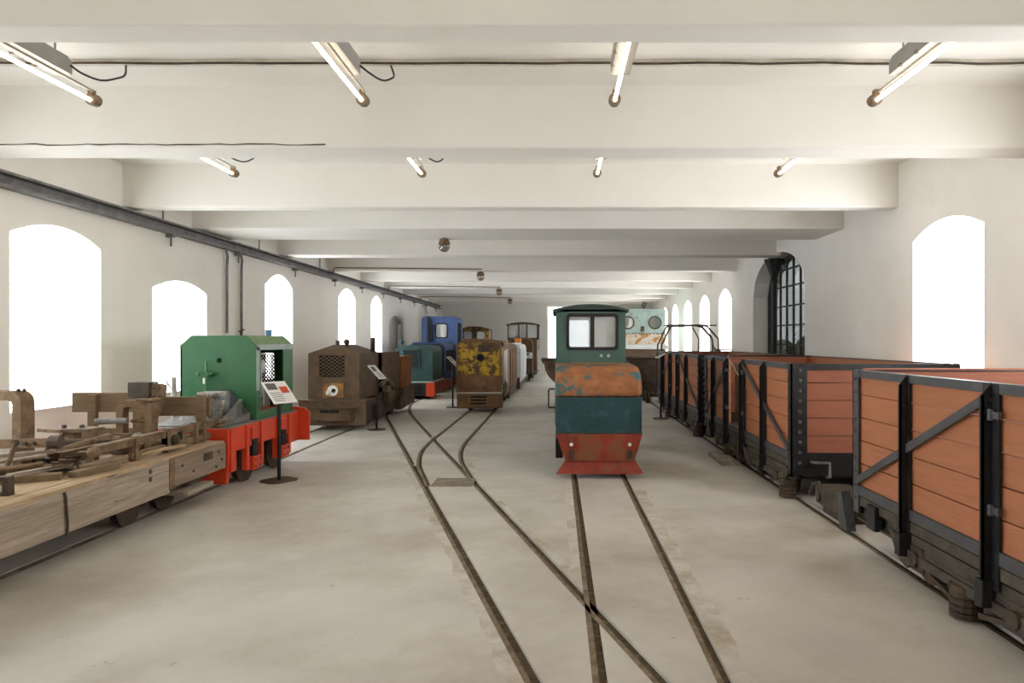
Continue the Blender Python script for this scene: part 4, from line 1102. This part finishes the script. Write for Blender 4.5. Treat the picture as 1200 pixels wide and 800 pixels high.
# ---------------------------------------------------------------- tipper skips, canopy trolley, light blue locomotive
def tip_skip(label, x, y, W=.86, L=1.15, H=1.20, group=None):
    t = thing('tipper_skip', label, 'wagon', (x, y, 0))
    prof = [(-W, H), (-W, H - .05)] + [(W * .93 * math.copysign(abs(math.cos(a)) ** 1.25, math.cos(a)), H - .10 + (H - .56) * math.sin(a)) for a in [PI + PI * k / 14 for k in range(15)]] + [(W, H - .05), (W, H)]
    inner = [(p[0] * .965, p[1] + .015) for p in prof]
    m = MB()
    n = len(prof)
    vs = [(a, yy, b) for yy in (0, L) for a, b in prof] + [(a, yy, b) for yy in (.02, L - .02) for a, b in inner]
    fs = [(i, i + 1, n + i + 1, n + i) for i in range(n - 1)] + [(2 * n + i, 3 * n + i, 3 * n + i + 1, 2 * n + i + 1) for i in range(n - 1)]
    fs += [tuple(range(n)), tuple(range(2 * n - 1, n - 1, -1)), tuple(range(2 * n, 3 * n)), tuple(range(4 * n - 1, 3 * n - 1, -1))]
    m.add(vs, fs); m.build('hopper', SKIPM, t)
    m = MB(); m.prism([(p[0] * 1.01, p[1] - .005) for p in prof[1:-1]] + [(p[0] * .93, p[1] + .03) for p in reversed(prof[1:-1])], 'y', -.035, .0); m.build('end_rib', RUSTIRON, t)
    m = MB()
    for s in (1, -1):
        m.box(s * W - .025, s * W + .025, -.02, L + .02, H - .02, H + .03)
    m.box(-W, W, -.03, .0, H - .03, H + .02); m.box(-W, W, L, L + .03, H - .03, H + .02)
    m.build('rim', RUSTDARK, t)
    for yy in (-.05, L + .05):
        m = MB(); pts = [(W * .52 * math.cos(a), yy, .98 + .55 * math.sin(a)) for a in [PI + PI * k / 10 for k in range(11)]]
        m.tube(pts, .028, 6); m.bar((0, yy, .25), (0, yy, .48), .06, .06); m.bar((-.3, yy, .28), (-.28, yy, .55), .05, .05); m.bar((.3, yy, .28), (.28, yy, .55), .05, .05)
        m.build('cradle', RUSTDARK, t)
    m = MB()
    for X in (-.3, .3):
        m.box(X - .035, X + .035, -.2, L + .2, .20, .30)
    m.box(-.3, .3, -.2, -.13, .20, .30); m.box(-.3, .3, L + .13, L + .2, .20, .30); m.build('chassis', RUSTDARK, t)
    for s in (1, -1):
        for q in (.22, L - .22):
            MB().wheel((s * .33, q, .155), .15, .08).build('wheel', RUSTDARK, t)
    return t
tip_skip('dark tipping skip wagon peeping out left behind the green cab locomotive', .5, 16.2, .86)
tip_skip('nearest brown tipping skip wagon between the green cab and the plank wagons', 2.72, 17.9, .88)
tip_skip('second brown tipping skip wagon below the light blue cab', 2.72, 19.6, .88)
tip_skip('third brown tipping skip wagon just before the light blue cab', 2.72, 21.2, .88)

t = thing('canopy_trolley', 'small rail trolley with a bare bent canopy frame behind the plank wagons', 'trolley', (3.3, 16.5, 0))
MB().box(-.7, .75, 0, 1.0, .30, .45).build('chassis', RUSTDARK, t)
for s in (1, -1):
    for q in (.2, .8):
        MB().wheel((s * .55, q, .175), .17, .09).build('wheel', RUSTDARK, t)
m = MB()
for yy in (.1, .75):
    m.tube([(-.78, yy, .45), (-.76, yy, 1.55), (-.56, yy, 1.98), (-.50, yy, 2.02), (.20, yy, 2.04), (.35, yy, 2.0), (.55, yy, 1.78), (.62, yy, 1.70), (.64, yy, .45)], .022, 8)
m.build('canopy_frame', RUSTDARK, t)
m = MB(); m.box(-.62, .30, .05, .8, 2.03, 2.055); m.bar((-.70, .0, 2.02), (.55, .0, 2.03), .03, .03); m.build('canopy_rail', GREYIRON, t)
m = MB(); m.tube([(.12, .75, 2.0), (.28, .75, 1.7), (.26, .75, 1.3), (.26, .75, .5)], .018, 6); m.tube([(.2, .1, 2.03), (.45, .1, 1.75), (.50, .1, 1.5), (.56, .1, 1.45)], .018, 6); m.build('brace', RUSTDARK, t)
m = MB(); m.box(.55, .95, .1, .4, 1.42, 1.45); m.box(.62, .68, .1, .5, .5, 1.42); m.build('arm_rest', RUSTDARK, t)
MB().box(-.5, .5, .3, .9, .45, .95).build('engine_box', RUST, t, bevel=.02)

t = thing('porthole_locomotive', 'peeling light blue locomotive cab with two round portholes behind the skips', 'locomotive', (2.86, 23.2, 0))
m = MB()
round_hole(m, (-.86, 0, 1.92, 2.74), (-.46, 2.28), .20, 'y', 0, .04); round_hole(m, (0, .82, 1.92, 2.74), (.46, 2.28), .20, 'y', 0, .04)
m.build('cab_front', LIGHTBLUE, t)
m = MB(); m.ringp([(p[0], p[1]) for p in rrect(-.86, .82, 1.3, 2.74, .05, 3)], [(p[0], p[1]) for p in rrect(-.83, .79, 1.33, 2.71, .05, 3)], 'y', .04, 2.2); m.build('cab_shell', LIGHTBLUE, t)
m = MB()
for X in (-.46, .46):
    m.tube([(X + .21 * math.cos(2 * PI * k / 20), -.01, 2.28 + .21 * math.sin(2 * PI * k / 20)) for k in range(20)], .022, 6, True)
m.build('porthole_ring', RUSTDARK, t)
for X in (-.46, .46):
    MB().cyl((X, .018, 2.28), (X, .022, 2.28), .20, 20).build('pane', GLASS, t)
MB().box(-.02, .10, -.03, .0, 1.98, 2.16).build('rust_hatch', RUSTDARK, t)
MB().box(-.86, .82, -.05, .02, 1.55, 1.90).build('waist_band', RUSTWHITE, t)
m = MB()
for k in range(14):
    m.ball((-.8 + k * .122, -.05, 1.90), .022, 6, 4)
r = m.build('rivets', RUSTDARK, t); r['kind'] = 'stuff'
MB().box(-.88, .84, -.5, 2.3, 1.38, 1.54).build('side_ledge', PALEWHITE, t, bevel=.02)
MB().box(-.80, .76, -.4, 2.2, .35, 1.38).build('body', RUST, t)
m = MB(); m.cyl((.12, .3, 2.7), (.12, .3, 2.86), .03, 8); m.obox((.14, .3, 2.92), (.16, .1, .16), (0, .4, 0)); m.build('horn', GREYIRON, t)
arc = [(-.90 + 1.76 * k / 10, 2.73 + .02 * (1 - (k / 5 - 1) ** 2)) for k in range(11)]
m = MB(); m.prism(arc + [(x, z - .02) for x, z in reversed(arc)], 'y', -.06, 2.3); m.build('roof', LIGHTBLUE, t)
for s in (1, -1):
    for q in (.2, 1.7):
        MB().wheel((s * .7 + .35 if False else s * .68, q, .235), .23, .09).build('wheel', RUSTDARK, t)

# ---------------------------------------------------------------- timber wagon at the left with scrap parts
DZ = .57
t = thing('timber_wagon', 'low timber flat wagon with grey side beam at the left edge', 'wagon', (0, 0, 0))
for X, s in ((-3.60, -1), (-4.80, 1)):
    m = MB(); m.box(X, X + s * .11, 2.6, 6.35, .23, DZ - .03); m.build('side_beam', WOODGREY, t, bevel=.008)
    m = MB(); m.box(X, X + s * .11, 6.355, 7.42, .27, DZ - .02); m.build('side_beam', WOODBROWN, t, bevel=.008)
nb = 9
for k in range(nb):
    a = -4.79 + 1.18 * k / nb
    d = random.uniform(-.004, .003)
    MB().box(a + .003, a + 1.18 / nb - .003, 2.6, 7.40, DZ - .03 + d, DZ + d).build('deck_plank', WOODWARM, t, bevel=.003)
for y in (2.8, 5.0, 7.3):
    MB().box(-4.68, -3.72, y - .07, y + .07, .26, DZ - .04).build('cross_beam', WOODGREY, t)
m = MB(); m.box(-3.602, -3.594, 6.33, 6.42, .26, DZ - .03); m.build('joint_plate', RUSTIRON, t)
m = MB(); m.tube([(-3.595, 4.98, DZ - .03), (-3.585, 4.98, DZ - .06), (-3.585, 5.0, .30), (-3.59, 5.0, .22)], .010, 6); m.build('iron_strap', RUSTDARK, t)
m = MB(); m.box(-3.603, -3.595, 6.02, 6.06, .40, .44); m.box(-3.603, -3.595, 6.02, 6.06, .47, .51); m.box(-3.603, -3.592, 6.95, 7.12, .42, .50); m.build('bolt_plate', RUSTDARK, t)
m = MB()
for y, z in ((6.55, .45), (6.75, .36), (7.25, .47), (7.32, .38), (7.2, .32)):
    m.cyl((-3.6, y, z), (-3.588, y, z), .013, 8)
m.build('bolts', RUSTDARK, t)
for y in (3.3, 6.12):
    for X in (-3.88, -4.48):
        MB().wheel((X, y, .165), .16, .08).build('wheel', RUSTDARK, t)
    m = MB(); m.cyl((-4.5, y, .165), (-3.8, y, .165), .03, 10); m.box(-4.3, -4.1, y - .1, y + .1, .16, .3); m.build('axle', RUSTDARK, t)
for X in (-3.76, -4.60):
    m = MB(); m.box(X - .03, X + .03, 2.7, 7.3, .20, .30); m.build('sole_bar', RUSTDARK, t)
MB().box(-3.78, -3.55, 6.55, 7.05, .16, .205).build('step_board', WOODGREY, t)
m = MB(); m.box(-3.75, -3.66, 6.75, 6.82, .19, .30); m.build('step_bracket', RUSTDARK, t)
MB().wheel((-3.9, 6.72, .165), .16, .08).build('wheel', RUSTDARK, t)

def arch_iron(name, label, X, y, W, H, leg, th, hook=False):
    t = thing(name, label, 'iron part', (X, y, DZ))
    R = leg * 1.3
    out = [(-W / 2, 0)] + [(-W / 2 + R - R * math.cos(a), H - R + R * math.sin(a)) for a in [PI / 2 * k / 6 for k in range(7)]] + [(W / 2 - R + R * math.sin(a), H - R + R * math.cos(a)) for a in [PI / 2 * k / 6 for k in range(7)]] + [(W / 2, 0)]
    r2 = R * .45
    wi, hi = W / 2 - leg, H - leg
    inn = [(-wi, 0)] + [(-wi + r2 - r2 * math.cos(a), hi - r2 + r2 * math.sin(a)) for a in [PI / 2 * k / 6 for k in range(7)]] + [(wi - r2 + r2 * math.sin(a), hi - r2 + r2 * math.cos(a)) for a in [PI / 2 * k / 6 for k in range(7)]] + [(wi, 0)]
    m = MB(); m.prism(out + list(reversed(inn)), 'y', 0, th); m.build('arch', RUSTIRON, t, bevel=.004)
    m = MB()
    for a in (W / 2 - leg * .9, W / 2 - leg * .25):
        m.cyl((a, th * .4, H - .01), (a, th * .4, H + .02), .014, 8)
    for z in (.12, .13):
        m.cyl((W / 2 - .005, th * (.3 if z == .12 else .7), z + .0), (W / 2 + .02, th * (.3 if z == .12 else .7), z + .0), .016, 8)
    m.build('bolts', RUSTDARK, t, kind='stuff')
    return t
arch_iron('arch_casting', 'tall rusty inverted U iron standing on the timber wagon at the left edge', -4.57, 5.55, .42, .665, .075, .15)
t = arch_iron('arch_casting', 'rusty inverted U iron with a channel lip, standing before the wood block', -4.25, 6.85, .36, .48, .07, .10)
m = MB(); m.box(.17, .20, -.05, .10, .36, .46); m.box(.05, .22, -.05, .10, .475, .495); m.build('channel_lip', RUSTIRON, t)
m = MB(); m.prism([(-.05, 0), (.12, 0), (.12, .11), (.05, .16), (-.05, .10)], 'y', -.06, .02); m.cyl((.03, -.08, .09), (.03, -.06, .09), .035, 8); m.build('lug', PALEGREY, t)
t = thing('wood_block', 'dark squared wood block held on a riveted gusset plate, top of the scrap heap', 'block', (-4.34, 7.15, DZ))
MB().box(-.13, .09, -.05, .13, .49, .645).build('block', UNDER, t, bevel=.006)
m = MB(); m.prism([(.10, .64), (.25, .62), (.23, .47), (.15, .26), (.15, .0), (.06, .0), (.06, .28)], 'y', -.02, .015); m.prism([(-.1, 0), (.06, 0), (.06, .49), (-.1, .49)], 'y', -.01, .01); g = m.build('gusset_plate', RUSTIRON, t)
m = MB()
for a, z in ((.13, .58), (.19, .58), (.13, .5), (.19, .5), (.14, .40), (.17, .40), (.12, .33)):
    m.ball((a, -.022, z), .011, 6, 4)
m.build('rivets', RUSTDARK, g)
t = thing('end_board', 'long old brown plank board standing across the timber wagon at the back', 'board', (0, 7.34, DZ))
MB().box(-5.22, -4.42, 0, .045, .31, .52).build('plank', WOODDARK, t, bevel=.006)
MB().box(-4.41, -3.74, 0, .045, .27, .475).build('plank', WOODDARK, t, bevel=.006)
for a in (-5.02, -3.86):
    MB().box(a, a + .09, -.05, 0, .0, .50).build('upright', WOODDARK, t, bevel=.004)
MB().box(-5.24, -4.45, -.03, .02, .0, .14).build('plank', WOODDARK, t, bevel=.004)
t = thing('bearing_frame', 'long rusty bearing frame lying along the right edge of the timber wagon', 'iron part', (-3.80, 5.62, DZ))
m = MB(); m.box(-.02, .02, .0, 1.98, .14, .20); m.box(-.05, .03, .0, 2.0, .195, .21); m.build('top_bar', RUSTIRON, t)
MB().box(-.02, .02, .45, 2.0, .02, .075).build('bottom_bar', RUSTIRON, t)
for y in (.48, .98, 1.50, 1.92):
    MB().box(-.03, .035, y, y + .05, .0, .22).build('upright', RUSTIRON, t)
m = MB(); m.box(-.025, .03, .98, 1.30, .0, .20); bp = m.build('bearing_plate', RUSTIRON, t)
m = MB(); m.cyl((.03, 1.09, .10), (.065, 1.09, .10), .055, 16); m.cyl((.065, 1.09, .10), (.08, 1.09, .10), .03, 12); m.build('hub', RUSTDARK, bp)
m = MB(); m.box(.031, .034, 1.16, 1.24, .09, .17); m.build('slot', VOID, bp)
m = MB(); m.tube([(-.02, .05, .17), (.0, -.04, .165), (.02, -.08, .15)], [.04, .045, .03], 8); m.build('horn', WOODDARK, t)
m = MB()
for z in (.10, .14, .18):
    m.obox((.02, 2.02, z), (.10, .26, .022), (0, 0, .25 * (z - .14) * 10))
m.build('leaf_stack', RUSTIRON, t)
for i, (x0, y0, x1, y1, z, w, h, mt, lab) in enumerate((
        (-3.96, 5.55, -3.70, 6.75, .045, .07, .025, WOODWARM, 'pale wooden strip along the edge of the timber wagon below the bearing frame'),
        (-3.80, 5.36, -3.75, 5.80, .026, .09, .05, WOODDARK, 'short dark timber piece lying under the front horn of the bearing frame'),
        (-4.10, 5.10, -3.95, 5.70, .065, .06, .03, WOODGREY, 'short pale batten laid over other scrap near the wagon edge'),
        (-4.70, 5.05, -4.20, 6.0, .03, .12, .06, WOODDARK, 'thick old beam lying lengthwise in the middle of the scrap'),
        (-4.62, 6.3, -4.15, 6.9, .035, .14, .07, WOODDARK, 'broad old board lying flat behind the levers'))):
    m = MB(); m.bar((x0, y0, DZ + z), (x1, y1, DZ + z), w, h)
    tag(m.build('timber_piece', mt, bevel=.003), lab, 'timber')
for i, (pts, r, mt, name, lab, cat) in enumerate((
        ([(-4.10, 5.52, DZ + .255), (-4.02, 5.53, DZ + .255)], .055, RUSTDARK, 'iron_collar', 'dark round collar on the end of the rusty bar', 'collar'),
        ([(-4.42, 6.1, DZ + .17), (-4.05, 6.15, DZ + .17)], .03, RUSTDARK, 'iron_shaft', 'dark shaft lying across the middle of the scrap heap', 'shaft'),
        ([(-4.60, 6.8, DZ + .27), (-4.38, 6.8, DZ + .28), (-4.28, 6.8, DZ + .28)], .03, DECKGREY, 'pipe_joint', 'grey pipe stub beside the second arch iron', 'pipe'),
        ([(-4.6, 5.34, DZ + .11), (-4.3, 5.42, DZ + .13), (-4.10, 5.48, DZ + .155)], .018, WOODGREY, 'rod', 'pale thin rod slanting across the front of the scrap', 'rod'),
        ([(-4.6, 5.22, DZ + .06), (-4.3, 5.32, DZ + .075), (-4.08, 5.42, DZ + .10)], .02, RUSTIRON, 'rod', 'rusty rod slanting beside the pale one across the front of the scrap', 'rod'),
        ([(-4.24, 5.60, DZ + .14), (-4.22, 5.58, DZ + .07), (-4.15, 5.57, DZ + .035), (-4.05, 5.58, DZ + .033), (-3.92, 5.60, DZ + .06)], .032, RUSTDARK, 'draw_hook', 'dark curved draw hook before the bearing frame', 'hook'),
        ([(-4.2, 5.68, DZ + .13), (-4.13, 5.95, DZ + .17), (-4.07, 6.2, DZ + .20)], .042, RUSTIRON, 'iron_tube', 'rusty tube lying beside the bearing frame', 'tube'))):
    m = MB(); m.tube(pts, r, 10)
    tag(m.build(name, mt, smooth=True), lab, cat)
m = MB()
m.tube([(-4.02 + .09 * math.cos(a), 6.10 + .10 * math.sin(a), DZ + .20) for a in [-2.2 + 4.4 * k / 12 for k in range(13)]], .016, 6)
m.tube([(-4.02 + .09 * math.cos(a), 6.10 + .10 * math.sin(a), DZ + .16) for a in [-2.2 + 4.4 * k / 12 for k in range(13)]], .016, 6)
m.bar((-4.05, 6.0, DZ), (-4.05, 6.0, DZ + .2), .03, .03)
tag(m.build('spring_buckle', RUSTIRON), 'rusty bent spring buckle in the middle of the scrap', 'buckle')
m = MB()
m.tube([(-4.25 + .12 * math.cos(a), 7.0 + .13 * math.sin(a), DZ + .27) for a in [-1.9 + 4.2 * k / 12 for k in range(13)]], .016, 6)
m.bar((-4.13, 7.0, DZ), (-4.13, 7.0, DZ + .27), .03, .03)
tag(m.build('ring_clamp', RUSTIRON), 'rusty ring clamp lying right of the second arch iron', 'clamp')
for (a, b, c, lab) in (((-4.29, 5.36, DZ), (-4.32, 5.37, DZ + .10), (-4.27, 5.38, DZ + .27), 'bent lever standing upright before the tall arch iron'), ((-4.21, 5.58, DZ + .14), (-4.14, 5.58, DZ + .22), (-4.05, 5.6, DZ + .32), 'slanted short lever with an eye right of the bent lever')):
    t = thing('lever', lab, 'lever', (0, 0, 0))
    m = MB(); m.bar(a, b, .035, .015, up=(1, 0, 0)); m.bar(b, c, .038, .014, up=(1, 0, 0)); m.build('arm', RUSTIRON, t)
    m = MB(); m.cyl((c[0], c[1] - .012, c[2]), (c[0], c[1] + .012, c[2]), .026, 12); m.build('eye', RUSTDARK, t)
t = thing('iron_bracket', 'small dark iron bracket on the deck at the lower left edge', 'bracket', (-3.86, 4.72, DZ))
m = MB(); m.box(-.16, .06, .0, .06, .10, .13); m.box(-.16, .06, .0, .06, .0, .02); m.box(-.16, -.10, .02, .05, .02, .10); m.box(.02, .06, .0, .06, .02, .10); m.build('frame', RUSTDARK, t)
m = MB(); m.cyl((.0, -.02, .04), (.0, .0, .04), .02, 8); m.build('bolt', PALEGREY, t)
t = thing('plate_casting', 'flat rusty plate casting with bolts lying behind the bar, left of the plank board', 'iron part', (-4.50, 6.35, DZ + .0))
m = MB(); m.prism([(-.28, -.08), (-.05, -.16), (.22, -.12), (.26, .05), (.05, .12), (-.18, .08)], 'z', .24, .27); m.box(-.06, .04, -.05, .05, .0, .24); m.build('plate', RUSTIRON, t)
m = MB(); m.cyl((-.05, -.05, .27), (-.05, -.05, .30), .02, 8); m.cyl((.1, -.03, .27), (.1, -.03, .30), .02, 8); m.build('bolts', RUSTDARK, t)

# more loose scrap on the timber wagon
for (a, b, w, h, mt, nm, lab, cat) in (
        ((-4.72, 5.25, .16), (-4.12, 5.60, .17), .09, .03, WOODGREY, 'timber_piece', 'pale broad batten lying behind the bent lever, left side of the scrap', 'timber'),
        ((-4.60, 5.9, .09), (-4.02, 6.45, .12), .16, .03, WOODDARK, 'timber_piece', 'old board lying askew under the dark shaft', 'timber'),
        ((-4.12, 5.62, .13), (-3.90, 6.30, .17), .07, .05, RUSTIRON, 'iron_flat', 'thick rusty flat bar running beside the bearing frame towards the buckle', 'bar'),
        ((-4.48, 5.62, .045), (-4.12, 5.84, .045), .05, .09, RUSTDARK, 'iron_flat', 'dark riveted flat iron lying crosswise at the front of the scrap', 'bar'),
        ((-4.05, 6.75, .03), (-3.93, 7.30, .05), .08, .06, WOODDARK, 'timber_piece', 'short dark timber between the bearing frame and the second arch iron', 'timber')):
    m = MB(); m.bar((a[0], a[1], DZ + a[2]), (b[0], b[1], DZ + b[2]), w, h)
    tag(m.build(nm, mt, bevel=.003), lab, cat)
t = thing('leaf_spring', 'curved rusty leaf spring lying in front of the bearing frame', 'spring', (0, 0, 0))
for k in range(4):
    n = 9; L = .42 - .08 * k
    pts = [(-4.02 + .06 * math.cos(PI * q / (n - 1)) + .0, 5.72 + L * (q / (n - 1) * 2 - 1), DZ + .06 + .018 * k + .05 * (q / (n - 1) * 2 - 1) ** 2 * (L / .42)) for q in range(n)]
    m = MB()
    for p, q in zip(pts, pts[1:]):
        m.bar(p, q, .06, .014)
    m.build('leaf', RUSTDARK if k % 2 else RUSTIRON, t)
m = MB(); m.box(-4.0, -3.92, 5.68, 5.76, DZ + .0, DZ + .15); m.build('clip', RUSTIRON, t)
t = thing('bolted_lug', 'small bolted iron lug with a square hole on the upright by the leaf spring', 'iron part', (-4.12, 6.45, DZ))
m = MB(); m.ringp(rect(-.09, .09, .0, .20), rect(-.035, .035, .06, .13), 'y', 0, .03); m.build('plate', RUSTIRON, t)
m = MB(); m.cyl((.06, -.02, .165), (.06, 0, .165), .016, 8); m.build('bolt', RUSTDARK, t)

t = thing('flat_bar', 'rusty flat bar with two bolts reaching across the tall arch iron at the left edge', 'bar', (0, 0, 0))
m = MB(); m.bar((-5.0, 5.48, DZ + .235), (-4.10, 5.50, DZ + .255), .025, .075); m.build('bar', RUSTIRON, t, bevel=.004)
for X in (-4.27, -4.20):
    MB().cyl((X, 5.465, DZ + .25), (X, 5.50, DZ + .25), .016, 10).build('bolt', RUSTDARK, t)
for (x, y, L, ang, z, w, lab) in ((-4.66, 6.15, .5, .4, .0, .10, 'short worn plank end lying left of the plate casting'), (-4.48, 5.0, .7, 1.1, .0, .09, 'dark worn plank lying under the pale rods at the front'), (-4.2, 6.55, .6, .15, .0, .08, 'narrow worn plank lying between lug and second arch iron')):
    m = MB(); m.box(-w / 2, w / 2, 0, L, 0, .05)
    o = m.build('timber_piece', WOODDARK, bevel=.004); o.location = (x, y, DZ + z); o.rotation_euler = (0, 0, -ang)
    tag(o, lab, 'timber')
